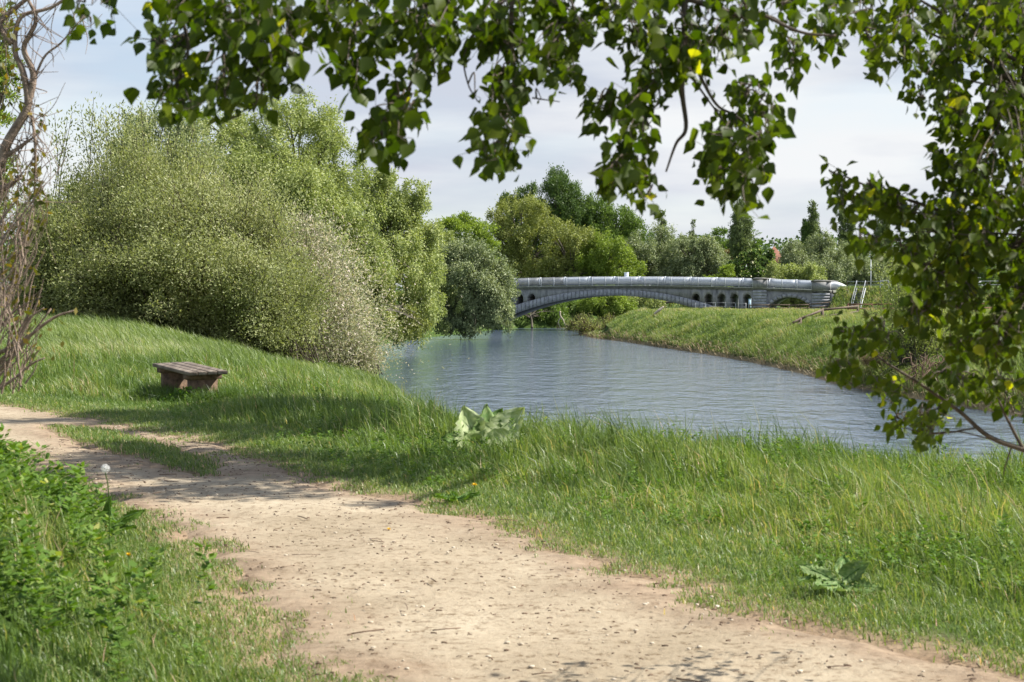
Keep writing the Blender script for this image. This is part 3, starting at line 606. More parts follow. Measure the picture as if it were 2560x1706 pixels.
bt('lombardy_poplar', 'wide columnar poplar over the small spandrel openings', 1852, 285, [(1850, 568, 17, 70), (1866, 590, 14, 50), (1840, 600, 14, 50), (1852, 620, 26, 45)], 25500, .32, 'column', .3, style='poplar', nclump=200, rc=.45)
bt('loose_tree', 'green shoulder of foliage right of the wide columnar poplar', 1880, 292, [(1882, 605, 22, 40), (1870, 630, 28, 30)], 6500, .36, 'green', .3, nclump=26, rc=.4, style='flat')
bt('bronze_tree', 'bronze leaved tree peeping between willow and chestnut', 1820, 290, [(1815, 650, 36, 36), (1800, 670, 30, 30)], 7000, .34, 'rusty', .2, nclump=30, rc=.35, style='flat')
bt('horse_chestnut', 'horse chestnut with cream flower candles behind the parapet', 1865, 250, [(1865, 670, 42, 40), (1850, 690, 40, 30), (1885, 690, 35, 30)], 26000, .36, 'chestnut', .4, nclump=70, rc=.22, style='flat', tvar=.3, asp=.7, shell=.75)
bt('horse_chestnut', 'smaller darker horse chestnut left of the red roof', 1905, 262, [(1908, 645, 28, 26), (1915, 665, 24, 26)], 11000, .36, 'chestnut', .3, nclump=40, rc=.25, style='flat', tvar=.2, asp=.7, shell=.7)
bt('lime_bush', 'yellow green bush between willow and horse chestnut', 1815, 246, [(1815, 695, 26, 30), (1790, 700, 26, 20)], 8000, .28, 'lime', .2, nclump=26, rc=.4, style='flat')
bt('willow_tree', 'wide domed grey green willow right of the red roof', 2040, 268, [(2020, 630, 80, 45), (1978, 645, 34, 52), (2080, 650, 60, 50), (2040, 680, 120, 45)], 48000, .33, 'willow_grey', .4, nclump=90, rc=.26, nl=46)
bt('willow_bush', 'low rounded willow bushes directly behind the side arch', 2000, 246, [(1960, 690, 50, 35), (2020, 690, 60, 32), (1930, 705, 40, 24)], 26000, .28, 'willow_b', .2, nclump=60, rc=.3)
bt('willow_tree', 'grey willow behind the lamp post', 2150, 272, [(2140, 670, 70, 50), (2190, 690, 60, 40), (2110, 700, 60, 35)], 32000, .33, 'willow_grey', .3, nclump=70, rc=.28)
bt('willow_tree', 'pale willow behind the embankment right of the stairs', 2270, 276, [(2260, 680, 80, 45), (2330, 690, 70, 40)], 30000, .33, 'willow_b', .3, nclump=60, rc=.28)
bt('willow_tree', 'green tree behind the embankment at the right edge', 2470, 282, [(2420, 680, 80, 50), (2520, 670, 80, 60), (2620, 680, 80, 60)], 32000, .35, 'green', .3, nclump=60, rc=.28)
bt('lombardy_poplar', 'short dark columnar tree left of the pointed poplar', 2017, 330, [(2017, 570, 11, 28), (2017, 600, 13, 30)], 5250, .34, 'dark', .2, style='poplar', nclump=90, rc=.5)
bt('lombardy_poplar', 'narrow pointed columnar poplar right of the red roof', 2035, 330, [(2032, 534, 7, 36), (2035, 565, 11, 46), (2039, 600, 14, 34)], 9750, .34, 'column', .25, style='poplar', nclump=130, rc=.5)
bt('lombardy_poplar', 'third columnar poplar, twin topped, left of the overhanging leaves', 2118, 330, [(2106, 562, 9, 46), (2126, 556, 8, 46), (2114, 605, 20, 36)], 12750, .34, 'column', .25, style='poplar', nclump=130, rc=.45)
bt('lombardy_poplar', 'fourth columnar poplar half hidden by the overhanging leaves', 2205, 330, [(2200, 562, 14, 52), (2215, 590, 16, 40), (2205, 620, 24, 36)], 14250, .34, 'column', .25, style='poplar', nclump=130, rc=.45)
bt('lombardy_poplar', 'fifth columnar poplar behind the leaf sprays', 2300, 330, [(2296, 575, 14, 42), (2304, 610, 20, 40)], 11250, .34, 'column', .25, style='poplar', nclump=130, rc=.45)
bt('lombardy_poplar', 'sixth columnar poplar behind the densest leaves', 2360, 330, [(2360, 580, 12, 36), (2362, 610, 16, 40)], 8250, .34, 'column', .25, style='poplar', nclump=100, rc=.45)
# far shore under the arch
bt('shore_bush', 'yellow green bush leaning over the far shore under the arch', 1500, 244, [(1520, 755, 60, 35), (1560, 770, 50, 30), (1480, 770, 40, 26)], 20000, .28, 'lime', .2, nclump=50, rc=.35, zmin=.1)
bt('shore_bush', 'dark green bush behind the dead branch on the far shore', 1410, 246, [(1400, 770, 60, 40), (1440, 785, 50, 30), (1350, 780, 50, 36)], 20000, .28, 'green', .2, nclump=50, rc=.35, zmin=.1)
bt('shore_bush', 'green bush right of the arch crown seen below the deck', 1620, 250, [(1620, 755, 60, 30), (1680, 765, 50, 24), (1740, 765, 50, 18)], 16000, .28, 'willow_b', .2, nclump=50, rc=.35)
bt('shore_bush', 'pale bush seen through the side arch of the bridge', 1985, 246, [(1975, 750, 34, 22), (2010, 765, 34, 16)], 9000, .26, 'olive', .15, nclump=30, rc=.4)
# distant wood closing the horizon
n = 90000; a = rng.random(n)*1.5-.75; dd = 420+rng.random(n)*60; x = np.sin(a)*dd*1.0; y = np.cos(a)*dd
hh = 11+5*fbm(x*.03, y*.03)*2; P = np.stack([x, y, 2.5+hh*rng.random(n)**.7], 1)
g = leaves('distant_wood', P, rng.standard_normal((n, 3)), nrm(rng.standard_normal((n, 3))+[0, -1, .6]), 1.0, .8, rng.random(n)*.6, M['dark'])
tag(g, 'far grey green wood closing the view behind all other trees', 'wood', kind='stuff')

# brown twiggy shrub at the right water edge, and bank shrub
def twiggy(name, label, c, rx, rz, n, leafmat, nleaf, ls, d, barkm='root', up=.8):
    t = thing(name, label, 'shrub', c); mb = MB(); P = []
    for k in range(n):
        e = np.array(c)+nrm(rng.standard_normal(3)+[0, 0, up])*np.array([rx, rx, rz])*(.6+.5*rng.random()); b = np.array(c)+rng.standard_normal(3)*[rx*.2, rx*.2, 0]
        m = b*.5+e*.5+rng.standard_normal(3)*rx*.08; q = curve([b, m, e], 5); mb.tube(q, np.linspace(1, .3, len(q))*.00022*d, 4, caps=False); P.append(q[3:])
    mb.build('branches', M[barkm], t)
    P = np.concatenate(P); i = rng.integers(len(P), size=nleaf); Q = P[i]+rng.standard_normal((nleaf, 3))*rx*.07
    leaves('foliage', Q, rng.standard_normal((nleaf, 3)), rng.standard_normal((nleaf, 3)), ls, ls*.45, rng.random(nleaf), M[leafmat], t)
    return t
for u, v, label, rx, rz in ((1470, 838, 'brown twiggy shrub nearest the open water on the far bank', 2.2, 2.6), (1530, 842, 'brown twiggy shrub tucked against the grassy bank end', 2.0, 2.6), (1440, 826, 'olive twiggy shrub at the far shore left of the brown ones', 1.8, 2.2)):
    c = onz(u, v, .05); c[1] += .5; twiggy('twiggy_shrub', label, c, rx, rz, 160, 'olive', 3500, .17, c[1])
c = ground_at(2290, 905); tt_ = twiggy('willow_sapling', 'yellow green willow sapling growing on the opposite bank', c, 2.9, 5.4, 190, 'sapling', 24000, .11, c[1], 'bark_far', up=1.1)
c2 = onz(2340, 975, .3)
mb = MB()
for k in range(130):
    b = c2+np.array([rng.uniform(-1.0, .7), rng.uniform(0, 1), rng.uniform(.2, 1.5)]); e = b+np.array([rng.uniform(-.8, .5), rng.uniform(-.7, 0), -rng.uniform(.2, 1.0)])
    mb.tube(curve([b, (b+e)/2+rng.standard_normal(3)*.12, e], 4), [.025, .012, .006], 4, caps=False)
r = mb.build('root_mass', M['root']); tag(r, 'tangled brown roots hanging at the eroded bank below the sapling', 'roots')
c3 = onz(2225, 962, .2); n = 900
P = c3+rng.standard_normal((n, 3))*[.7, .3, .1]+[0, 1.0, .9]; P[:, 2] = np.maximum(P[:, 2], .3)
g = blades('dead_reeds', P, .3+.9*rng.random(n), .02+0*P[:, 0], np.stack([-.7+.4*rng.standard_normal(n), -.5+.2*rng.standard_normal(n)], 1), rng.random(n), M['straw'], curl=1.2)
tag(g, 'clump of dead grey reeds hanging over the water left of the roots', 'dead reeds')

# ------------------------------------------------------------------ bridge
def bp(s, n, z): return B0+eS*s+eN*n+np.array([0, 0, z])
EXT = lambda s: 5.27-.0119*s*s
INT = lambda s: EXT(s)-.77-.0018*s*s
bridge = thing('arch_bridge', 'grey stone arch bridge with round spandrel openings crossing the river', 'bridge', bp(0, 0, 0))
SL = -19.5
def prof_solid(mb, ss, zb, zt, n0, n1):
    """solid between profiles zb(s) and zt(s), from depth n0 to n1"""
    V = []; 
    for s, a, b in zip(ss, zb, zt): V += [bp(s, n0, a), bp(s, n0, b), bp(s, n1, b), bp(s, n1, a)]
    F = []
    for i in range(len(ss)-1):
        o, q = 4*i, 4*i+4
        F += [(o, q, q+1, o+1), (o+3, o+2, q+2, q+3), (o, o+3, q+3, q), (o+1, q+1, q+2, o+2)]
    m = 4*(len(ss)-1); F += [(0, 1, 2, 3), (m, m+3, m+2, m+1)]
    mb.add(V, F)
# main arch ring
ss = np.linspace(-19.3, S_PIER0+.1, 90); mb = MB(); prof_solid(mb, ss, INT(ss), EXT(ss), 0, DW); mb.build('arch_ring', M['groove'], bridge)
mb = MB(); k = -19.2
while k < S_PIER0-.5:
    a = np.linspace(k+.03, k+.50, 4); lo = INT(a)+.01; hi = EXT(a)+.02; prof_solid(mb, a, lo, hi, -.10, .0); k += .53
mb.build('voussoirs', M['voussoir'], bridge)
# spandrel wall with openings
op_r = [s_of(u) for u in (1739, 1771, 1803.5, 1836, 1868)]
op = op_r+[-(q) for q in op_r[:5]]; OW = .53
CT = lambda s: DECK(s)-.32
def wall_bottom(s): return max(EXT(s), -1.0)
mb = MB(); sp = []
edges = sorted([(o-OW, o+OW) for o in op])
cur = -19.3; segs = []
for a, b in edges:
    segs.append((cur, a, None)); segs.append((a, b, (a+b)/2)); cur = b
segs.append((cur, S_PIER0+.05, None))
for a, b, o in segs:
    if b <= a: continue
    q = np.linspace(a, b, 14 if o is not None else 10)
    if o is None: zb = np.array([wall_bottom(s)-.1 for s in q])
    else:
        ztop = 4.78-.0004*o*o; zb = np.array([max(wall_bottom(s)-.1, ztop-OW+math.sqrt(max(OW**2-(s-o)**2, 0))) for s in q])
    prof_solid(mb, q, zb, np.maximum(CT(q), zb+.01), .03, DW-.03)
mb.build('spandrel_wall', M['stone'], bridge)
# side arch
SA0, SA1 = S_PIER1-.05, S_END0+.05; sc_ = (SA0+SA1)/2; hw = (SA1-SA0)/2-.1
q = np.linspace(SA0, SA1, 50)
def sz(s, a, zt, zs=2.2): return zs+(zt-zs)*np.sqrt(np.maximum(1-((s-sc_)/a)**2, 0))
mb = MB(); zi = sz(q, hw, 4.28); zi = np.where(np.abs(q-sc_) >= hw, 0, zi); prof_solid(mb, q, zi, CT(q), .03, DW-.03); mb.build('side_arch_wall', M['stone'], bridge)
mb = MB()
for j in range(15):
    th0 = math.pi*(j+.06)/15; th1 = math.pi*(j+.94)/15; V = []
    for n_ in (-.07, .03):
        for th in (th0, th1):
            for a, b in ((hw, 4.28-2.2), (hw+.5, 4.28-2.2+.42)):
                V.append(bp(sc_-a*math.cos(th)*1.0, n_, 2.2+b*math.sin(th)))
    mb.add(V, [(0, 1, 3, 2), (4, 6, 7, 5), (0, 4, 5, 1), (2, 3, 7, 6), (1, 5, 7, 3), (0, 2, 6, 4)])
mb.build('voussoirs', M['voussoir'], bridge)
# cornice and deck
q = np.linspace(-24, S_END1+.1, 60)
mb = MB(); prof_solid(mb, q, CT(q)-.0, DECK(q)-.10, -.14, DW+.14); mb.build('cornice', M['cornice'], bridge); mb = MB(); prof_solid(mb, q, DECK(q)-.095, DECK(q)+.0, -.26, DW+.26); mb.build('deck_slab', M['deck'], bridge)
# piers: stacked ashlar courses, then the pillar and its cap above the deck
def pier(s0, s1, proud, zlow=-1):
    for nn, sg in ((-proud, 0), (DW+.0, 1)):
        mb = MB(); z = zlow; ztop = CT((s0+s1)/2)-.02
        n0, n1 = (-proud, .6) if sg == 0 else (DW-.6, DW+proud)
        while z < ztop-.1:
            h_ = min(.36, ztop-z); c = bp((s0+s1)/2, (n0+n1)/2, z+h_/2)
            mb.box(c, eS*(s1-s0)/2, eN*(n1-n0)/2, (0, 0, h_/2-.012)); mb.box(bp((s0+s1)/2, (n0+n1)/2, z+h_), eS*((s1-s0)/2-.035), eN*((n1-n0)/2-.035), (0, 0, .013)); z += h_
        mb.build('pier', M['voussoir'], bridge)
        zd = DECK((s0+s1)/2); hp = .98; mb = MB()
        n0, n1 = (-proud-.05, .75) if sg == 0 else (DW-.75, DW+proud+.05)
        mb.box(bp((s0+s1)/2, (n0+n1)/2, zd+hp/2+.003), eS*(s1-s0)/2, eN*(n1-n0)/2, (0, 0, hp/2)); pil = mb.build('parapet_pillar', M['stone'], bridge)
        mb = MB(); c = bp((s0+s1)/2, (n0+n1)/2, zd+hp+.003); a, b = (s1-s0)/2+.12, (n1-n0)/2+.12
        V = []
        for dz, f in ((0, .93), (.06, 1.0), (.16, 1.0), (.26, .55)):
            V += [c+eS*i*a*f+eN*j*b*f+np.array([0, 0, dz+.002]) for i, j in ((-1, -1), (1, -1), (1, 1), (-1, 1))]
        F = [(4*l+k, 4*l+(k+1) % 4, 4*l+4+(k+1) % 4, 4*l+4+k) for l in range(3) for k in range(4)]+[(12, 13, 14, 15), (3, 2, 1, 0)]
        mb.add(V, F); mb.build('pillar_cap', M['cap'], pil)
pier(S_PIER0, S_PIER1, .30); pier(S_END0, S_END1, .30)
mb = MB(); prof_solid(mb, np.array([S_END1-.02, S_END1+1.2, S_END1+4.5]), np.array([-.5, -.5, -.5]), np.array([CT(S_END1)-.02, 4.4, 3.0]), -.1, .35)
mb.build('wing_wall', M['stone'], bridge)
mb = MB(); prof_solid(mb, np.linspace(-24, -19.25, 4), np.full(4, -1.), CT(np.linspace(-24, -19.25, 4)), .02, DW-.02); mb.build('abutment', M['stone'], bridge)
# railing: posts every 1.68 m as parts, bars in one panel mesh per bay
def railing(s0, s1, n_):
    m = max(1, round((s1-s0)/1.72)); st = (s1-s0)/m
    for i in range(m+1):
        s = s0+i*st; mb = MB(); mb.box(bp(s, n_, DECK(s)+.55), eS*.055, eN*.05, (0, 0, .56)); mb.build('railing_post', M['steel'], bridge)
    for i in range(m):
        a, b = s0+i*st+.036, s0+(i+1)*st-.036; mb = MB()
        for zz in (.10, 1.06):
            p0, p1 = bp(a, n_, DECK(a)+zz), bp(b, n_, DECK(b)+zz); mb.box((p0+p1)/2, (p1-p0)/2, eN*.02, (0, 0, .022))
        k = a+.08
        while k < b-.04: mb.box(bp(k, n_, DECK(k)+.58), eS*.022, eN*.014, (0, 0, .458)); k += .135
        mb.build('railing_panel', M['bars'], bridge)
railing(-23.5, S_PIER0-.05, -.12); railing(S_PIER1+.05, S_END0-.05, -.12)
# pipeline lying on the bridge
pipe = thing('insulated_pipe', 'thick zinc grey insulated pipe running along the bridge deck behind the railing', 'pipe', bp(0, 1.6, DECK(0)))
def pc(s): return bp(s, 1.1, DECK(s)+.62)
joints = np.arange(-23.5, S_END1-.1, 3.36); joints[-1] = min(joints[-1], S_END1)
allj = list(joints)+[S_END1-.1]
for i in range(len(allj)-1):
    a, b = allj[i], allj[i+1]
    if b-a < .2: continue
    mb = MB(); mb.tube([pc(s) for s in np.linspace(a+.02, b-.02, 6)], .50, 24)
    mb.build('pipe_section', M['pipestain'] if i in (3, 4) else M['pipe'], pipe, flat=False)
    mb = MB(); mb.tube([pc(a-.09), pc(a+.09)], .535, 24); mb.build('pipe_band', M['pipe'], pipe, flat=False)
mb = MB(); z0 = DECK(S_END1)+.6
mb.tube(curve([bp(S_END1-.12, 1.5, z0), bp(S_END1+.6, 1.5, z0-.02), bp(S_END1+1.4, 1.5, z0-.35), bp(S_END1+2.4, 1.5, z0-1.0), bp(S_END1+3.2, 1.5, z0-1.6)], 6), .47, 24); mb.build('pipe_elbow', M['white'], pipe, flat=False)
sv = s_of(1558); mb = MB(); mb.tube([bp(sv, 1.5, DECK(sv)+z) for z in (1.0, 1.62)], .28, 20); mb.tube([bp(sv, 1.5, DECK(sv)+z) for z in (1.60, 1.68)], .32, 20); mb.build('vent_stub', M['pipe'], pipe)

# embankment stair
def ebox(mb, a, b, r=.03): mb.tube([a, b], r, 6)
s_top = s_of(2168)
nT = -1.7; ztop_ = 5.25
st = thing('embankment_stair', 'narrow metal stair with pale handrails climbing the road embankment', 'stairs', bp(s_top-.6, nT-5.2, 2.9))
N0, N1 = -8.0, -2.3; Z0, Z1 = 2.85, 5.35; sS1 = s_of(2160); sS0 = sS1+.25
for i in range(13):
    t = (i+.5)/13; mb = MB(); mb.box(bp(sS0+(sS1-sS0)*t, N0+(N1-N0)*t, Z0+(Z1-Z0)*t+.05), eS*.48, eN*.16, (0, 0, .03)); mb.build('step', M['stepmat'], st)
for sg in (-.52, .52):
    mb = MB(); a, b = bp(sS0+sg, N0, Z0), bp(sS1+sg, N1, Z1); up = np.array([0, 0, .95]); ebox(mb, a, b, .05); mb.build('stringer', M['steel'], st)
    mb = MB(); ebox(mb, a+up, b+up, .024); ebox(mb, a, a+up, .02); ebox(mb, b, b+up, .02); ebox(mb, (a+b)/2, (a+b)/2+up, .016); mb.build('handrail', M['steel'], st)
# lamp post
sl_ = s_of(2176); lp = thing('street_lamp', 'tall thin grey street lamp at the top of the embankment stair', 'street lamp', bp(sl_, .3, 5.2))
mb = MB(); mb.tube([bp(sl_, .3, 5.1), bp(sl_, .3, 9.15)], [.07, .04], 8); mb.build('pole', M['white'], lp)
mb = MB(); mb.box(bp(sl_-.05, .3, 9.2), eS*.26, eN*.1, (0, 0, .05)); mb.box(bp(sl_-.1, .3, 9.26), eS*.15, eN*.07, (0, 0, .02)); mb.build('lamp_head', M['white'], lp)
# guard rails on the embankment crest
gr = thing('guard_rail', 'thin dark guard rail along the embankment crest', 'railing', bp(S_END1+3, 0, 5.2))
for i in range(13):
    s = S_END1+2.2+i*2.4; mb = MB(); mb.box(bp(s, -.8, 5.7), eS*.03, eN*.03, (0, 0, .5)); mb.build('post', M['fencewood'], gr)
mb = MB()
for z in (5.75, 6.18): ebox(mb, bp(S_END1+2.2, -.8, z), bp(S_END1+31, -.8, z), .03)
mb.build('rail', M['steel'], gr)
hb = thing('hoop_barrier', 'short hooped metal barrier on the embankment right of the lamp', 'barrier', bp(s_of(2215), -1.4, 5.2))
sb = s_of(2215); mb = MB(); mb.tube(curve([bp(sb-.5, -1.4, 5.2), bp(sb-.5, -1.4, 6.1), bp(sb-.35, -1.4, 6.25), bp(sb+.35, -1.4, 6.25), bp(sb+.5, -1.4, 6.1), bp(sb+.5, -1.4, 5.2)], 4), .045, 6); mb.build('hoop', M['steel'], hb)
mb = MB(); ebox(mb, bp(sb-.5, -1.4, 5.8), bp(sb+.5, -1.4, 5.8), .035); mb.build('crossbar', M['steel'], hb)
# small objects by the pier
c = bp(S_PIER0-.1, -1.6, 2.6); bpost = thing('marker_post', 'pale blue marker post standing beside the bridge pier', 'post', c)
mb = MB(); mb.box(c+[0, 0, .7], eS*.14, eN*.10, (0, 0, .7)); mb.build('post_body', M['bluepost'], bpost)
mb = MB(); mb.box(c+[0, 0, 1.43], eS*.17, eN*.13, (0, 0, .03)); mb.build('post_cap', M['bluepost'], bpost)

# ------------------------------------------------------------------ fences
def fence(name, label, pts, hpost, rails, mat, lean=0.0, rr=.05, pw=.07):
    pts = [np.array(p) for p in pts]; t = thing(name, label, 'fence', pts[0])
    tops = []
    for i, p in enumerate(pts):
        h_ = hpost[i] if hasattr(hpost, '__len__') else hpost; a = rng.standard_normal(2)*lean
        mb = MB(); top = p+[a[0], a[1], h_]; mb.box((p+top)/2-[0, 0, .15], (pw, 0, 0), (0, pw, 0), (top-p)/2+[0, 0, .15]); mb.build('post', mat, t); tops.append(top)
    for i in range(len(pts)-1):
        for f in rails:
            a = pts[i]*(1-f)+tops[i]*f; b = pts[i+1]*(1-f)+tops[i+1]*f; d_ = (b-a)/2; mb = MB(); mb.box((a+b)/2+[0, -pw-.02, rng.uniform(-.03, .03)], d_, (0, .025, 0), (0, 0, rr)); mb.build('rail', mat, t)
    return t
g1 = ground_at(1966, 826); g2 = ground_at(2000, 815); g3 = ground_at(2057, 803)
g4 = at(2146, 786, 158); g4[2] = lz(g4[0], g4[1])
fence('broken_fence', 'broken wooden fence running down the field towards the water', [g1, g2, g3, g4], [.35, .55, .95, .95], (.35, .85), M['fencewood'], .06, .09, .10)
pts = []
for u in np.linspace(2120, 2600, 9): p = at(u, 778, 186); p[2] = lz(p[0], p[1]); pts.append(p)
fence('rail_fence', 'rusty brown rail fence along the back of the field at the right', pts, 1.05, (.45, .9), M['rustwood'], .03, .07, .07)
pts = []
for s in np.linspace(S_PIER0+.2, S_END1+.5, 5): p = bp(s, -3.2, 0); p[2] = lz(p[0], p[1]); pts.append(p)
fence('rail_fence', 'low weathered rail fence in front of the side arch of the bridge', pts, .85, (.4, .85), M['fencewood'], .02, .07, .06)
pts = []
for s in np.linspace(S_PIER0-7, S_PIER0-.6, 6): p = bp(s, -1.4, 0); p[2] = lz(p[0], p[1]); pts.append(p)
fence('wire_fence', 'thin pale wire fence below the spandrel openings', pts, .95, (.5, .95), M['steel'], .02, .012, .03)

# house
hc = at(1935, 660, 345); hc[2] = 2.6; hs = thing('house', 'brick house whose red pointed roof shows between the trees', 'house', hc)
a = 2.9; tp = 4.2+(745-616)/FPX*345; zr = tp-4.6; hz_ = (zr-2.6)/2
mb = MB(); mb.box(hc+[0, 0, hz_], (a, 0, 0), (0, 5, 0), (0, 0, hz_)); wl = mb.build('wall', M['brick'], hs)
mb = MB(); zq = zr-hc[2]+.01; V = [hc+[-a-.4, -5.4, zq], hc+[a+.4, -5.4, zq], hc+[a+.4, 5.4, zq], hc+[-a-.4, 5.4, zq]]; V += [np.array([hc[0], hc[1], tp])]
mb.add(V, [(0, 1, 4), (1, 2, 4), (2, 3, 4), (3, 0, 4), (3, 2, 1, 0)]); rf = mb.build('roof', M['tile'], hs)
mb = MB(); mb.tube([np.array([hc[0], hc[1], tp-.1]), np.array([hc[0], hc[1], tp+1.9])], [.06, .03], 6); mb.tube([np.array([hc[0], hc[1], tp+.5]), np.array([hc[0], hc[1], tp+.8])], [.16, .16], 8); mb.build('finial', M['cap'], rf)
for dx in (-1.5, 1.5):
    mb = MB(); mb.box(hc+[dx, -5.03, 6.4], (.55, 0, 0), (0, .05, 0), (0, 0, .8)); mb.build('window', M['glass'], hs)

# ------------------------------------------------------------------ driftwood
b = onz(1402, 822, .0); b[1] += .5
dead = thing('dead_branch', 'bleached forked dead branch standing in the water under the arch', 'branch', b)
def dp(u, v): return at(u, v, b[1])
mb = MB(); mb.tube(curve([dp(1400, 778), dp(1401, 790), dp(1408, 800), dp(1412, 811), dp(1420, 824)], 5), [.14, .11, .10, .07, .05], 6); mb.build('limb', M['deadwood'], dead)
mb = MB(); mb.tube(curve([dp(1402, 793), dp(1396, 805), dp(1398, 813), dp(1403, 824)], 5), [.08, .06, .04], 6); mb.build('limb', M['deadwood'], dead)
mb = MB(); mb.tube(curve([dp(1398, 800), dp(1393, 812), dp(1393, 824)], 4), [.06, .04], 5); mb.build('limb', M['root'], dead)
lg = ground_at(1648, 792)
mb = MB(); mb.tube(curve([lg+[-.5, 0, .25], lg+[0, 0, .62], lg+[.45, 0, 1.0]], 5), [.10, .15, .08], 7); mb.tube(curve([lg+[0, 0, .62], lg+[.3, 0, .72]], 4), [.07, .04], 6)
o = mb.build('log', M['deadwood']); tag(o, 'short pale log lying on the crest of the grassy far bank', 'log')

# ------------------------------------------------------------------ bench
bc = [at(470, 935, 27.0), at(570, 931, 27.0)]
near = (bc[0]+bc[1])/2; lon = at(379, 912, 28.6)-bc[0]; LB = np.linalg.norm(lon); lon = lon/LB; ax = nrm(bc[1]-bc[0]); wb = .63
bz = lz(near[0], near[1])-.05; cb = bc[0]+lon*LB/2+ax*wb/2
bench = thing('park_bench', 'low weathered plank bench without a back in the grass beside the path', 'bench', (cb[0], cb[1], bz))
for i in range(4):
    off = (i+.5)/4*wb; c = bc[0]+lon*(LB/2+random.uniform(-.03, .03))+ax*off+np.array([0, 0, random.uniform(-.006, .006)])
    mb = MB(); mb.box(c, ax*(wb/8-.008), lon*LB/2, (0, 0, .028))
    o = mb.build('plank', M['timber'], bench); bv = o.modifiers.new('bevel', 'BEVEL'); bv.width = .008; bv.segments = 2
for f in (.14, .86):
    c = bc[0]+lon*LB*f+ax*wb/2; mb = MB(); z1 = c[2]-.03; z0 = bz-.2
    mb.box((c[0], c[1], (z0+z1)/2), ax*.22, lon*.07, (0, 0, (z1-z0)/2)); mb.build('leg', M['root'], bench)
    mb = MB(); mb.box((c[0], c[1], z1-.045), ax*.28, lon*.09, (0, 0, .04)); mb.build('crossbeam', M['root'], bench)
# tall grass round the bench
n = 8500; q = rng.random((n, 2)); C = bc[0]+lon*(q[:, :1]*1.15-.15)*LB+ax*((q[:, 1:]-.5)*1.5+.5)*wb
C = C+rng.standard_normal((n, 3))*[.12, .12, 0]; C[:, 2] = land(C[:, 0], C[:, 1])-.01
inb = np.abs(((C-cb)@ax)) < wb*.42
g = blades('bench_grass', C, np.where(inb, .24, .36)*(.5+.7*rng.random(n)), .010+.006*rng.random(n), np.stack([-.2+.5*rng.standard_normal(n), -.1+.5*rng.standard_normal(n)], 1), np.clip(.15+.15*rng.standard_normal(n), 0, 1), M['grass'])
tag(g, 'long uncut grass growing round and under the bench', 'grass', kind='stuff')

n = 4200; C = bc[0]+lon*(rng.random((n, 1))*LB*1.1)+ax*(rng.random((n, 1))*-.65+.22)+rng.standard_normal((n, 3))*[.08, .08, 0]; C[:, 2] = land(C[:, 0], C[:, 1])+rng.random(n)*.36*smooth(-.7, -.05, (C-bc[0])@ax)
g = leaves('bench_weeds', C, rng.standard_normal((n, 3))+[0, 0, .3], rng.standard_normal((n, 3))+[0, -.3, .8], .06*(.5+rng.random(n)), .035, np.clip(.3+.2*rng.standard_normal(n), 0, 1), M['weed'])
tag(g, 'dark leafy weeds filling the gap under the left side of the bench', 'weeds', kind='stuff')
# ------------------------------------------------------------------ foreground plants
def big_leaf(base, ax_, nr, Ln, Wd, cup=.15, wav=.075, nu=16, nv=14, holes=0):
    """burdock-like leaf: heart outline, wavy margin, raised midrib. returns V,F"""
    ax_ = nrm(np.asarray(ax_, float)); nr = nrm(np.asarray(nr, float)); sd_ = nrm(np.cross(ax_, nr)); nr = np.cross(sd_, ax_)
    V = []; F = []
    ph = rng.random()*6
    for i in range(nu+1):
        t = i/nu; hwid = Wd*.5*(math.sin(math.pi*min(1, (t*.92+.08))**.75)**.8)*(1+.09*math.sin(i*2.6+ph))
        for j in range(nv+1):
            s = j/nv*2-1; x_ = t*Ln-.12*Ln*(1-t)**3*abs(s)
            zz = cup*Wd*s*s-.10*Ln*t*t+wav*Ln*math.sin(7*t+ph+4*s)*abs(s)+.012*math.sin(i*2.9)*abs(s)
            V.append(base+ax_*x_+sd_*s*hwid+nr*zz)
    for i in range(nu):
        for j in range(nv):
            if holes and rng.random() < holes and 0 < i < nu: continue
            a = i*(nv+1)+j; F.append((a, a+1, a+nv+2, a+nv+1))
    return V, F
def burdock(name, label, base, specs, mat='burdock'):
    t = thing(name, label, 'plant', base)
    for (off, ax_, nr, Ln, Wd, tn, hl) in specs:
        b = np.array(base)+np.array(off); V, F = big_leaf(b, ax_, nr, Ln, Wd, holes=hl)
        mesh_obj('leaf', V, F, M[mat], t, tint=np.clip(tn-.14+.15*rng.standard_normal(len(V)), 0, 1), flat=False)
        mb = MB(); mb.tube(curve([np.array(base), (np.array(base)+b)/2+[0, 0, .03], b+nrm(np.array(ax_, float))*Ln*.75-nrm(np.array(nr, float))*-.004], 5), [.009, .006, .002], 5); mb.build('stalk', M['burdock'], t)
    return t
def gp(u, v): 
    p = ground_at(u, v, 4, 60); return p
b1 = gp(1210, 1122)
k1 = b1[1]/FPX
burdock('burdock_plant', 'burdock with big pale upright leaves on the bank beside the river', b1,
        [((-.12, -.1, .02), (-.20, .1, 1), (.45, -.9, .25), 108*k1, 92*k1, .85, .01), ((.06, -.07, .07), (.75, .2, .75), (.45, -.9, .5), 125*k1, 80*k1, .9, .06),
         ((.06, -.14, .02), (1, 0, .22), (.4, -.8, .7), 112*k1, 80*k1, .85, .06), ((-.02, .0, .05), (.15, .3, 1), (.6, -.6, .2), 105*k1, 80*k1, .35, 0),
         ((-.1, 0, .02), (-.9, -.2, .25), (.2, -.5, 1), 90*k1, 60*k1, .25, 0), ((-.12, -.14, .03), (-.2, -.6, .5), (.4, -1, .4), 65*k1, 66*k1, .65, 0), ((0, .1, .12), (.6, .5, .9), (.3, -1, .5), 90*k1, 55*k1, .3, 0)])
b2 = gp(2110, 1490); k2 = b2[1]/FPX
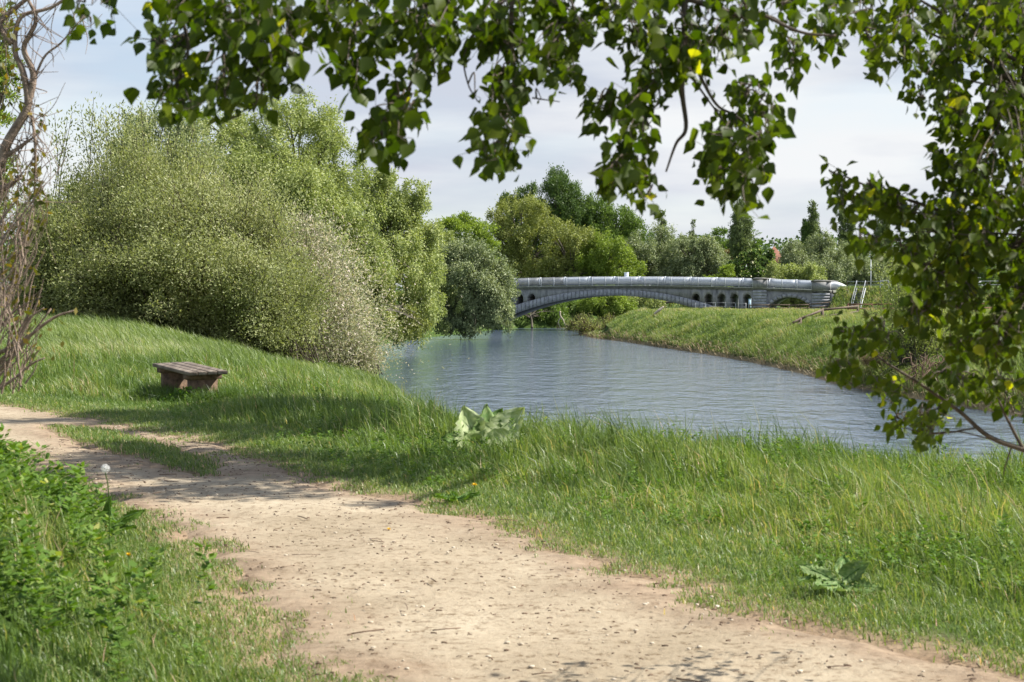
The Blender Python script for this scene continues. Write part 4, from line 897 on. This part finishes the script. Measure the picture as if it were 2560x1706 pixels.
burdock('burdock_plant', 'drooping grey green burdock at the grass edge near the lower right', b2,
        [((-.05, 0, .08), (-1, -.1, .12), (0, -.4, 1), 95*k2, 50*k2, .32, .08), ((0, 0, .1), (.6, -.1, .4), (.1, -1, .7), 75*k2, 50*k2, .4, .06), ((.03, -.03, .05), (1, -.3, .05), (0, -.6, 1), 80*k2, 45*k2, .3, .05),
         ((-.06, -.05, .06), (-.7, -.6, .1), (0, -.4, 1), 80*k2, 50*k2, .35, 0), ((0, .05, .1), (.2, .6, .5), (0, -1, .4), 70*k2, 45*k2, .25, .05), ((-.02, -.08, .05), (.1, -1, .1), (0, -.2, 1), 50*k2, 45*k2, .5, 0), ((-.1, 0, .1), (-.8, .3, .4), (0, -.7, 1), 80*k2, 45*k2, .4, .05)])
# dock leaves by the left verge
b3 = gp(250, 1345); b3[2] = lz(b3[0], b3[1])
burdock('dock_plant', 'dock with one broad leaf pointing over the path from the left weeds', at(300, 1310, b3[1]), [((0, 0, 0), (1, .1, .62), (-.2, -1, .6), .19, .075, .5, 0), ((-.1, 0, .02), (.2, .1, 1), (0, -1, .2), .17, .06, .3, 0), ((-.05, 0, -.03), (.9, -.2, .1), (0, -.5, 1), .17, .07, .35, 0)], 'weed')
burdock('dock_plant', 'small dock rosette on the verge under the bright yellow dandelion', gp(1140, 1258), [((0, 0, 0), (math.cos(a), math.sin(a), .45), (0, -.3, 1), .20, .07, .45, 0) for a in np.linspace(0, 6.28, 8)], 'weed')
def leafclump(name, label, P, npl, hmax, ls, mat, kind='stuff', cat='weeds'):
    PP, AA, NN, VV, FF = [], [], [], [], []
    for p in P:
        h_ = hmax*(.4+.6*rng.random()); ln2 = np.array([rng.normal(-.05, .15), rng.normal(0, .15)]); m = npl
        t = rng.random(m)**.7; a = rng.random(m)*2*math.pi
        C = p+np.stack([ln2[0]*t*h_, ln2[1]*t*h_, t*h_], 1); rd = np.stack([np.cos(a), np.sin(a), .25+.5*rng.random(m)-.3*(1-t)], 1)
        PP.append(C+rd*ls*.3); AA.append(rd); NN.append(np.stack([-.2*np.cos(a)+rng.normal(0, .3, m), -.2*np.sin(a)+rng.normal(0, .3, m), np.ones(m)], 1))
    P = np.concatenate(PP); n = len(P)
    g = leaves(name, P, np.concatenate(AA), np.concatenate(NN), ls*(.5+.9*rng.random(n)), ls*.62*(.6+.6*rng.random(n)), np.clip(.45+.25*rng.standard_normal(n), 0, 1), mat)
    return tag(g, label, cat, kind=kind)
# nettles etc. on the raised left verge
n = 820; x = -.35-3.6*rng.random(n)**.8; y = 6.4+6.0*rng.random(n)
pd = path_sd(x, y); w_ = smooth(.25, 1.1, pd)*(fbm(x*1.3, y*1.3)*1.3+.15); ok = rng.random(n) < w_; x, y, pd = x[ok], y[ok], pd[ok]
P = np.stack([x, y, land(x, y)], 1)
leafclump('weeds', 'rank nettles and broad leaved weeds in the bottom left corner', P, 64, .52, .052, M['weed'])
# leafy weeds along the crest of the bank
x, y = scatter(8, 34, lambda y: -.12*y, lambda y: .34*y+1, 150); sd = sdist(river, x, y); pd = path_sd(x, y)
ok = (sd > 3.0) & (pd > 1.2) & (fbm(x*.8+5, y*.8) > .50); x, y = x[ok], y[ok]
leafclump('weeds', 'leafy cow parsley and nettles scattered in the bank grass', np.stack([x, y, land(x, y)], 1), 60, .36, .038, M['weed'])
x, y = scatter(7, 30, lambda y: -.2*y, lambda y: .34*y+1, 600); sd = sdist(river, x, y); pd = path_sd(x, y)
ok = (sd > 3.0) & (pd > .35) & (fbm(x*.9+2, y*.9+8) > .53) & (np.hypot(x-b2[0], y-b2[1]) > .5); x, y = x[ok], y[ok]
leafclump('ground_weeds', 'low clover, plantain and nettle leaves growing through the bank grass', np.stack([x, y, land(x, y)], 1), 20, .16, .034, M['weed'])
# tall thin seed stems on the brink
n = 130; x, y = scatter(12, 30, lambda y: -.08*y, lambda y: .33*y, 14); sd = sdist(river, x, y); ok = (sd > 2) & (sd < 7); x, y = x[ok], y[ok]; n = len(x)
g = blades('seed_stems', np.stack([x, y, land(x, y)], 1), .5+.25*rng.random(n), .006+0*x, np.stack([-.45+.2*rng.standard_normal(n), .1*rng.standard_normal(n)], 1), np.clip(.8+.2*rng.random(n), 0, 1), M['grass'])
tag(g, 'tall thin grass stems leaning over the brink of the near bank', 'grass', kind='stuff')
# dandelion clock
d = 7.9; top = at(263, 1172, d); t = thing('dandelion_clock', 'round white dandelion seed head on a tall stalk at the left verge', 'flower', (top[0]+.02, top[1], lz(top[0], top[1])))
mb = MB(); mb.tube(curve([np.array([top[0]+.02, top[1], lz(top[0], top[1])]), top+[.016, 0, -.15], top-[0, 0, .012]], 6), .0028, 6); mb.build('stalk', M['weed'], t)
n = 150; dr = nrm(rng.standard_normal((n, 3))); c0 = np.tile(top, (n, 1))
P = c0+dr*.017; V, F = leafmesh(P-dr*.012, dr, rng.standard_normal((n, 3)), .018, .0016); V2, F2 = leafmesh(P+dr*.003-.004*nrm(np.cross(dr, rng.standard_normal((n, 3)))), nrm(np.cross(dr, rng.standard_normal((n, 3)))), dr, .008, .003)
mesh_obj('seed_head', np.vstack([V, V2]), np.vstack([F, F2+len(V)]), M['clock'], t, tint=rng.random(len(V)+len(V2)))
# yellow dandelions
def dandelion(label, u, v, d=None, rad=.02, hs_=.07):
    p = gp(u, v) if d is None else at(u, v, d); g0 = p.copy() if d is None else np.array([p[0], p[1], lz(p[0], p[1])])
    t = thing('dandelion', label, 'flower', g0); top = g0+[0, 0, hs_]
    mb = MB(); mb.tube([g0, top], .003, 5); mb.build('stalk', M['weed'], t)
    n = 70; a = rng.random(n)*6.283; el = rng.random(n)*.9
    dr = np.stack([np.cos(a)*np.cos(el), np.sin(a)*np.cos(el), np.sin(el)], 1)+[0, -.25, 0]
    V, F = leafmesh(np.tile(top, (n, 1)), dr, np.tile([0, 0, 1.], (n, 1))+.1*rng.standard_normal((n, 3)), rad, rad*.32); mesh_obj('flower_head', V, F, M['petal'], t, tint=rng.random(len(V)))
dandelion('bright yellow dandelion flower where the grass meets the path', 1186, 1245, rad=.026, hs_=.10)
dandelion('small yellow dandelion head lying on the bare path', 972, 1330, rad=.018, hs_=.015)
dandelion('small yellow flower among the left weeds', 320, 1312, 8.0, .016, .30)
# litter on the path: twigs and pebbles
mb = MB(); cnt = 0
while cnt < 1500:
    x = rng.uniform(-5, 4.5); y = rng.uniform(6, 24)
    if path_sd(np.array([x]), np.array([y]))[0] > -.05: continue
    a = rng.uniform(0, math.pi); l_ = rng.uniform(.003, .016) if rng.random() < .975 else rng.uniform(.04, .10); dv = np.array([math.cos(a), math.sin(a), 0])*l_
    c = np.array([x, y, 2.622]); mb.tube([c-dv, c+rng.standard_normal(3)*[.0025, .0025, 0]+[0, 0, .002], c+dv], rng.uniform(.0015, .004), 4); cnt += 1
g = mb.build('twig_litter', M['root']); tag(g, 'dark broken twigs and bark bits strewn over the sandy path', 'twigs', kind='stuff')
mb = MB(); cnt = 0
while cnt < 500:
    x = rng.uniform(-5, 4.5); y = rng.uniform(6, 24)
    if path_sd(np.array([x]), np.array([y]))[0] > -.1 or fbm(np.array([x*.9]), np.array([y*.9]))[0] < .42: continue
    r_ = .003+.009*rng.random()**3; c = np.array([x, y, 2.617]); V = []
    for dz, f in ((-.3, .8), (.2, 1), (.6, .55)):
        V += [c+[r_*f*math.cos(q)*1.3*(1+.2*rng.standard_normal()), r_*f*math.sin(q), r_*dz] for q in np.linspace(0, 6.283, 6, endpoint=False)]
    mb.add(V, [(6*l+k, 6*l+(k+1) % 6, 6*l+6+(k+1) % 6, 6*l+6+k) for l in range(2) for k in range(6)]+[(12, 13, 14, 15, 16, 17)]); cnt += 1
M['pebble'] = noise_mat('pebble', [(.3, (.34, .27, .19)), (.7, (.66, .58, .46))], 9)
g = mb.build('pebbles', M['pebble']); tag(g, 'small pale pebbles trodden into the sandy path', 'pebbles', kind='stuff')

# ------------------------------------------------------------------ bare shrub at the left edge
ds = 9.2
sb_ = np.array([-3.15, 9.2, lz(-3.15, 9.2)])
shrub = thing('bare_shrub', 'gnarled shrub with bare brown branches at the left edge', 'shrub', sb_)
def sp_(u, v, dd=0): return at(u, v, ds+dd)
def br(pts, r0, r1, name='branch', jit=0):
    P = curve([sp_(*p) for p in pts], 6); mb = MB(); mb.tube(P, np.linspace(r0, r1, len(P)), 7); mb.build(name, M['shrubbark'], shrub, flat=False); return P
tr_ = curve([sb_-[0, 0, .2], sp_(-150, 800), sp_(-90, 600), sp_(-30, 460), sp_(0, 415)], 6); mb = MB(); mb.tube(tr_, np.linspace(.08, .032, len(tr_)), 9); mb.build('trunk', M['shrubbark'], shrub, flat=False)
PB = [br([(0, 415), (19, 357), (64, 280), (70, 242), (57, 178), (38, 128), (51, 45), (128, 19), (200, -30)], .030, .006),
      br([(64, 280), (84, 190), (60, 120), (90, 50), (60, -20)], .022, .008), br([(-30, 470), (10, 470), (45, 446)], .028, .012), br([(5, 392), (38, 376), (83, 344)], .018, .006),
      br([(30, 110), (0, 60), (40, 20), (90, -20)], .018, .010), br([(70, 260), (85, 330), (88, 420), (84, 520)], .010, .005), br([(72, 240), (108, 147), (150, 110), (180, 76), (210, 40)], .008, .003),
      br([(-60, 980), (0, 925), (64, 855), (128, 772)], .016, .004), br([(-50, 950), (0, 905), (121, 803), (191, 775)], .018, .004), br([(-50, 900), (20, 870), (70, 800), (110, 770)], .014, .004),
      br([(-40, 1000), (30, 950), (80, 910), (112, 895)], .010, .004)]
mb = MB(); tips = []
for k in range(230):
    u0 = rng.uniform(-90, 70); v0 = rng.uniform(560, 990); l_ = rng.uniform(60, 230); a = rng.normal(.30, .32); dd = rng.uniform(-.5, .5)
    e = (u0+l_*math.sin(a), v0-l_*math.cos(a)); m = ((u0+e[0])/2+rng.normal(0, 10), (v0+e[1])/2)
    if e[0] > 130 or m[0] > 120: continue
    P = curve([sp_(u0, v0, dd), sp_(*m, dd), sp_(*e, dd)], 4); mb.tube(P, np.linspace(rng.uniform(.003, .0075), .0015, len(P)), 5, caps=False); tips.append(P[-1])
for k in range(190):
    P0 = PB[rng.integers(0, 7)]; b = P0[rng.integers(2, len(P0))]; e = b+np.array([rng.normal(.02, .10), rng.normal(0, .1), rng.normal(-.02, .20)]); P = curve([b, (b+e)/2+rng.standard_normal(3)*.02, e], 4); mb.tube(P, np.linspace(.003, .0012, len(P)), 4, caps=False); tips.append(e)
mb.build('twigs', M['shrubbark'], shrub, flat=False)
PP = []
for (u, v, ru, rv, n) in ((95, 470, 22, 80, 55), (20, 560, 60, 120, 110), (10, 160, 40, 130, 60), (100, 300, 18, 40, 16), (60, 820, 70, 110, 60), (0, 40, 50, 60, 50), (20, 700, 60, 100, 60), (60, 430, 40, 60, 35)):
    for k in range(n): PP.append(sp_(u+ru*rng.normal()*.55, v+rv*rng.normal()*.55, rng.uniform(-.4, .4)))
P = np.array(PP); n = len(P)
leaves('foliage', P, rng.standard_normal((n, 3))+[0, 0, -.5], rng.standard_normal((n, 3)), .05*(.6+.7*rng.random(n)), .028, rng.random(n), M['shrubleaf'], shrub)

# ------------------------------------------------------------------ poplar on the near bank, sprays hanging over the camera
tb2 = np.array([7.1, 18.8, lz(7.1, 18.8)])
shade = thing('black_poplar', 'tall poplar on the river brink past the right edge, shading the bank and path', 'tree', tb2)
fk2 = tb2+[0.2, .8, 5.8]; mb = MB()
mb.tube(curve([tb2-[0, 0, .5], tb2+[.05, .2, 1.6], fk2], 8), [.42, .33, .30, .27], 14); mb.build('trunk', M['bark'], shade, flat=False)
lob = [(4.0, 24.3, 10.3, 2.3, 2.6, 1.4), (3.3, 20.5, 9.6, 1.7, 1.9, 1.2), (3.0, 16.0, 9.1, 2.3, 2.4, 1.0), (2.2, 14.3, 8.5, 1.3, .9, .6), (4.6, 13.0, 8.9, .8, .6, .6), (7.0, 25.5, 11.4, 2.2, 2.3, 1.6), (1.6, 23.0, 9.9, 1.6, 2.2, 1.0), (2.0, 18.0, 9.0, 1.2, 1.2, .8)]
P, out, c, rc, go = crown_points(lob, 130, .30, 52000, 'flat', 7.2, shell=.35, tight=1.15); n = len(P)
leaves('crown', P, nrm(rng.standard_normal((n, 3))+[0, 0, -.8]), nrm(rng.standard_normal((n, 3))), .12*(.7+.5*rng.random(n)), .105, rng.random(n), M['poplar'], shade)
mb = MB()
LC = np.array(lob)[:, :3]; forks = []
for k in range(len(LC)):
    m = fk2*.5+LC[k]*.5+[0, 0, .5]+rng.standard_normal(3)*.3; q = curve([fk2-[0, 0, rng.random()*.8], m, LC[k]], 8); mb.tube(q, np.linspace(.10, .03, len(q)), 7, caps=False); forks.append(q)
for k in range(len(c)):
    q = forks[int(np.argmin(np.linalg.norm(LC-c[k], axis=1)))]; b = q[rng.integers(len(q)//2, len(q))]; limb(mb, b, c[k], .028, .006, .06, 6, .05)
mb.build('limbs', M['bark'], shade, flat=False)
tb = np.array([5.4, 2.6, lz(5.4, 2.6)])
pop = thing('black_poplar', 'poplar beside the viewpoint whose leafy sprays hang across the top and right', 'tree', tb)
mb = MB(); fk = tb+[-.1, .4, 3.9]
mb.tube(curve([tb-[0, 0, .5], tb+[.05, .2, 1.6], fk], 8), [.42, .33, .30, .27], 14); mb.build('trunk', M['bark'], pop, flat=False)

# a poplar leaf: broad ovate, pointed tip, folded on the midrib
LEAF = np.array([(0, 0), (.10, .20), (.30, .44), (.50, .40), (.74, .20), (1.0, 0.0)])
def poplar_leaves(P, A, N, Ln):
    n = len(P); A = nrm(A); Sd = nrm(np.cross(A, N)); Nn = np.cross(Sd, A)
    fold = (.18+.3*rng.random(n))[:, None]; bend = (.25*rng.standard_normal(n))[:, None]
    pts = []
    for k, (t, w_) in enumerate(LEAF): pts.append(P+A*Ln[:, None]*t+Nn*Ln[:, None]*bend*(t*t)*.5)
    for sg in (1, -1):
        for k in range(1, 5):
            t, w_ = LEAF[k]; pts.append(P+A*Ln[:, None]*(t-.03)+sg*Sd*Ln[:, None]*w_*(1-.3*fold)+Nn*Ln[:, None]*(bend*(t*t)*.5+fold*w_*.8))
    V = np.stack(pts, 1).reshape(-1, 3); b = np.arange(n)[:, None]*14
    tri = np.concatenate([b+[0, 1, 6], b+[4, 5, 9], b+[0, 10, 1], b+[4, 13, 5]]); 
    quad = np.concatenate([b+[1, 2, 7, 6], b+[2, 3, 8, 7], b+[3, 4, 9, 8], b+[1, 10, 11, 2], b+[2, 11, 12, 3], b+[3, 12, 13, 4]])
    return V, [tri, quad], 14
allV, allT, allQ, allTi = [], [], [], []
tw = MB(); base_i = 0
def spray(spine, halfw, nb, d, leafL, nper=(4, 8), dj=.3, tint0=.34, twigr=.0027, sp_r=None, fill=1.0):
    """spine px points [(u,v)], halfw px list, nb bunches at depth d"""
    global base_i
    sp = np.array(spine, float); hw_ = np.array(halfw, float)
    seg = np.r_[0, np.cumsum(np.hypot(*np.diff(sp, axis=0).T))]; seg /= seg[-1]
    k = d/FPX
    def S3(t, dd=0): return at(np.interp(t, seg, sp[:, 0]), np.interp(t, seg, sp[:, 1]), d+dd)
    if sp_r: 
        mbb = MB(); q = curve([at(u, v, d) for u, v in spine], 6); mbb.tube(q, np.linspace(sp_r[0], sp_r[1], len(q)), 7); mbb.build('branch', M['twig'], pop, flat=False)
    Ps, As, Ns, Ls = [], [], [], []
    leafL = leafL*.84; nb = int(nb*(1.22 if d < 6.3 else .98)) if nb > 2 else nb
    for i in range(nb):
        t = rng.random(); w_ = np.interp(t, seg, hw_); a = rng.random()*6.283; r = w_*math.sqrt(rng.random())*.92
        dd = rng.normal(0, dj); u = np.interp(t, seg, sp[:, 0])+r*math.cos(a); v = np.interp(t, seg, sp[:, 1])+r*math.sin(a)
        c = at(u, v, d+dd); t0 = max(0, t-.12-.1*rng.random()); b = S3(t0)
        if True: q = curve([b, (b+c)/2+np.array([0, 0, .02])+rng.standard_normal(3)*.012, c], 4); tw.tube(q, np.linspace(twigr*1.3, twigr*.6, len(q)), 4, caps=False)
        m = rng.integers(*nper)
        for j in range(m):
            o = rng.standard_normal(3)*leafL*.55; ax_ = np.array([rng.normal(-.15, .55), rng.normal(0, .6), -.85+rng.normal(0, .45)])
            Ps.append(c+o); As.append(ax_); Ns.append(rng.standard_normal(3)*[.9, .8, .7]+[0, -.1, .25]); Ls.append(leafL*(.5+.65*rng.random()))
            if j < 3: tw.tube([c, c+o], .0009, 3, caps=False)
    Ps = np.array(Ps); V, (tri, quad), nv = poplar_leaves(Ps, np.array(As), np.array(Ns), np.array(Ls))
    ti = np.clip(tint0+.2*rng.standard_normal(len(Ps)), 0, .97); ti[rng.random(len(Ps)) < .008] = 1
    allV.append(V); allT.append(tri+base_i); allQ.append(quad+base_i); allTi.append(np.repeat(ti, nv)); base_i += len(V)
DL = 5.6
sp = spray
# left mass
sp([(420, -60), (470, 120), (430, 250)], [110, 80, 45], 26, DL, .072, sp_r=(.008, .003))
sp([(470, -20), (400, 120)], [60, 38], 6, DL, .07); sp([(400, 110), (385, 140)], [30, 20], 3, DL, .07); sp([(400, 240), (470, 290)], [30, 30], 6, DL, .07)
sp([(560, -60), (560, 150), (560, 260)], [110, 90, 45], 34, DL, .072, sp_r=(.009, .003))
sp([(660, -60), (650, 130), (640, 260)], [100, 70, 28], 26, DL, .072, sp_r=(.008, .003))
sp([(700, -40), (735, 120), (715, 195)], [70, 45, 30], 14, DL, .07)
sp([(830, -60), (800, 70)], [70, 55], 16, DL, .07, sp_r=(.007, .003)); sp([(900, -60), (880, 130), (900, 215)], [90, 75, 30], 22, DL, .07, sp_r=(.007, .003))
sp([(970, -40), (1000, 10), (960, 100)], [60, 50, 25], 12, DL, .068)
sp([(1060, -60), (1070, 90), (1060, 190)], [70, 65, 45], 26, DL, .068); sp([(1120, -30), (1120, 120)], [50, 38], 12, DL, .068)
sp([(1150, -60), (1110, 40), (1050, 150), (1020, 230), (1015, 265)], [5]*5, 1, DL, .06, sp_r=(.009, .004))
sp([(1000, 250), (960, 310), (935, 370)], [55, 58, 28], 22, DL-.1, .07, (4, 7)); sp([(1010, 260), (1050, 290)], [25, 22], 6, DL-.1, .066)
sp([(1270, -60), (1240, 60), (1290, 170)], [85, 80, 70], 36, DL+.1, .068); sp([(1285, -60), (1278, 60), (1285, 200), (1290, 300), (1270, 380), (1285, 430)], [3]*6, 1, DL, .05, sp_r=(.009, .0025))
sp([(1260, 180), (1250, 290), (1255, 340), (1230, 420)], [60, 50, 50, 30], 32, DL, .066); sp([(1390, -60), (1400, 60), (1380, 180)], [95, 85, 60], 36, DL+.1, .068)
sp([(1430, 180), (1425, 215)], [22, 14], 4, DL, .06); sp([(1330, 245), (1400, 255)], [1, 1], 0+1, DL, .02, (0+1, 2), sp_r=(.003, .0015)) 
sp([(1190, 80), (1160, 140), (1170, 210), (1195, 255)], [2]*4, 1, DL, .03, (1, 2), sp_r=(.004, .002))
sp([(1530, -60), (1580, 60), (1590, 140)], [80, 75, 50], 28, DL, .066); sp([(1640, 60), (1640, 200), (1590, 290), (1560, 350)], [50, 55, 60, 42], 28, DL, .066)
sp([(1500, 250), (1530, 310)], [30, 30], 9, DL, .066); sp([(1710, -60), (1712, 100), (1705, 220), (1715, 320), (1690, 360), (1665, 430)], [3]*6, 1, DL, .04, (1, 3), sp_r=(.013, .003))
sp([(1500, 440), (1560, 450), (1610, 440)], [30, 34, 32], 16, DL, .066); sp([(1560, 360), (1550, 430)], [35, 32], 10, DL, .064); sp([(1620, 480), (1612, 500)], [14, 8], 2, DL, .06)
sp([(1640, -40), (1720, 60), (1680, 180)], [60, 70, 50], 24, DL, .066); sp([(1790, -60), (1810, 60), (1800, 130)], [60, 70, 50], 22, DL, .066)
sp([(1870, -20), (1860, 100)], [30, 35], 8, DL, .066); sp([(1700, -10), (1790, 20), (1870, 45), (1890, 30), (2000, 80), (2090, 90)], [3]*6, 2, DL, .05, sp_r=(.011, .004))
sp([(1740, 170), (1790, 260), (1840, 290), (1900, 340)], [2]*4, 1, DL, .04, sp_r=(.006, .003)); sp([(1720, 180), (1770, 250), (1815, 310)], [2]*3, 1, DL, .04, sp_r=(.005, .002))
sp([(1860, 210), (1890, 280), (1920, 310)], [22, 42, 40], 16, DL, .066); sp([(1830, 320), (1800, 380), (1790, 450)], [45, 50, 45], 22, DL, .068); sp([(1900, 330), (1880, 420), (1850, 500)], [40, 42, 38], 20, DL, .068)
sp([(1960, -60), (1960, 30)], [60, 40], 12, 6.2, .066); sp([(1960, 90), (1990, 120), (1975, 190)], [35, 35, 22], 10, 6.2, .066); sp([(2080, -30), (2060, 60), (2090, 130)], [45, 35, 25], 12, 6.2, .066)
# right mass (a little further off)
DR = 6.3
for s_, h_, nb in (([(2180, -60), (2160, 60), (2180, 150)], [75, 60, 35], 26), ([(2280, -60), (2270, 80), (2290, 200)], [70, 65, 40], 34), ([(2380, -60), (2380, 120), (2370, 260)], [70, 75, 60], 56),
                   ([(2480, -60), (2500, 200), (2500, 420)], [90, 95, 80], 110), ([(2560, -60), (2580, 300), (2580, 700)], [60, 70, 70], 110), ([(2300, 230), (2300, 250)], [26, 18], 5),
                   ([(2380, 290), (2420, 330)], [45, 50], 22), ([(2440, 420), (2500, 560)], [80, 80], 46), ([(2330, 380), (2400, 430)], [22, 50], 14), ([(2380, 480), (2400, 560)], [34, 45], 16),
                   ([(2080, 430), (2110, 480), (2140, 510)], [28, 32, 26], 15), ([(2170, 470), (2250, 520), (2330, 560)], [28, 42, 55], 34), ([(2330, 570), (2480, 620), (2600, 620)], [60, 70, 80], 80),
                   ([(2160, 580), (2200, 620)], [28, 38], 12), ([(2240, 600), (2330, 680), (2440, 720)], [40, 50, 60], 50), ([(2540, 720), (2600, 850)], [70, 60], 34), ([(2740, -60), (2760, 300), (2740, 600)], [110, 120, 100], 90), ([(2700, 650), (2800, 1000)], [90, 90], 50), ([(2900, 100), (2950, 700)], [110, 110], 70),
                   ([(2420, 760), (2380, 800)], [45, 35], 14), ([(2320, 775), (2260, 790)], [35, 35], 14), ([(2500, 800), (2480, 880)], [45, 50], 24)):
    sp(s_, h_, int(nb*1.0), DR, .060, (5, 9), dj=.32, tint0=.52)
for s_, h_, nb in (([(2110, 830), (2170, 850)], [32, 28], 12), ([(2190, 810), (2230, 850)], [34, 34], 14), ([(2090, 910), (2140, 930)], [28, 32], 12), ([(2180, 960), (2260, 990)], [26, 34], 12),
                   ([(2230, 1010), (2250, 1060)], [28, 22], 9), ([(2300, 1040), (2370, 1010)], [38, 34], 14), ([(2350, 930), (2450, 960)], [42, 45], 18), ([(2290, 1080), (2340, 1070)], [34, 24], 10), ([(2500, 950), (2540, 1040)], [45, 35], 16), ([(2440, 880), (2360, 860)], [40, 35], 12)):
    sp(s_, h_, nb, 6.8, .060, (4, 7), dj=.4, tint0=.5)
# boughs at the right
def bough(pts, r0, r1, d=DR):
    q = curve([at(*p, d) for p in pts], 7); mbb = MB(); mbb.tube(q, np.linspace(r0, r1, len(q)), 8); mbb.build('branch', M['twig'], pop, flat=False)
bough([(2760, 1190), (2700, 1165), (2560, 1125), (2470, 1090), (2400, 1030), (2300, 960), (2220, 910), (2180, 880)], .014, .003, 6.8)
bough([(2560, 1125), (2540, 1090), (2510, 1030), (2480, 960), (2470, 900)], .008, .003, 6.8)
bough([(2530, 1115), (2515, 1160), (2508, 1190)], .004, .002, 6.8)
bough([(2440, 1070), (2340, 1085), (2260, 1070)], .004, .002, 6.8); bough([(2480, 1100), (2400, 1080), (2330, 1082), (2300, 1070)], .003, .0015, 6.8)
bough([(2700, 820), (2560, 812), (2440, 808)], .008, .004); bough([(2530, 812), (2480, 880), (2430, 905)], .006, .003)
bough([(2700, 700), (2560, 640), (2430, 560), (2300, 510), (2180, 470), (2110, 440)], .012, .003); bough([(2700, 600), (2460, 582), (2240, 580)], .005, .002)
bough([(2700, 320), (2540, 210), (2450, 140), (2380, 110), (2280, 60)], .012, .003); bough([(2700, 260), (2600, 190), (2430, 80), (2300, 0)], .010, .005); bough([(2620, 240), (2460, 210), (2340, 180)], .006, .002)
bough([(2620, 560), (2480, 520), (2400, 460)], .006, .002); # top-left tuft by the bare shrub
sp([(225, -30), (200, 40), (225, 85)], [40, 26, 22], 7, DL, .064, (2, 5)); sp([(280, -20), (265, 20)], [25, 20], 4, DL, .064, (2, 4), sp_r=(.004, .002))
V = np.vstack(allV); mesh_obj('leaf_sprays', V, [np.vstack(allT), np.vstack(allQ)], M['poplar'], pop, tint=np.concatenate(allTi))
tw.build('twigs', M['twig'], pop)
allV, allT, allQ, allTi = [], [], [], []; base_i = 0; tw = MB()
for s_, h_, nb in (([(2620, -80), (2560, 60), (2540, 200)], [70, 60, 40], 60), ([(2480, -60), (2470, 40)], [50, 40], 26)): sp(s_, h_, nb, 14.5, .085, (5, 9), dj=.7, tint0=.5)
V = np.vstack(allV); mesh_obj('leaf_sprays', V, [np.vstack(allT), np.vstack(allQ)], M['poplar'], shade, tint=np.concatenate(allTi)); tw.build('twigs', M['twig'], shade)
# boughs linking the hanging sprays to the trunk
mb = MB()
mb.tube(curve([fk, np.array([4.4, 4.2, 6.9]), np.array([2.6, 5.2, 6.2]), at(1720, -90, DL), at(1290, -110, DL), at(850, -100, DL), at(430, -110, DL), at(200, -60, DL)], 8), [.12, .05, .03, .02, .018, .014, .01, .006], 9)
mb.tube(curve([fk, np.array([4.6, 6, 6.9]), at(2700, 260, DR)], 6), [.07, .03, .016], 8); mb.tube(curve([fk-[0, 0, 1], np.array([4.6, 6, 5.2]), at(2700, 700, DR)], 6), [.06, .03, .016], 8)
mb.tube(curve([tb+[0, 0, 1.6], np.array([4.6, 5.5, 3.7]), at(2760, 1190, 6.8)], 6), [.06, .03, .018], 8)
mb.build('main_boughs', M['bark'], pop, flat=False)
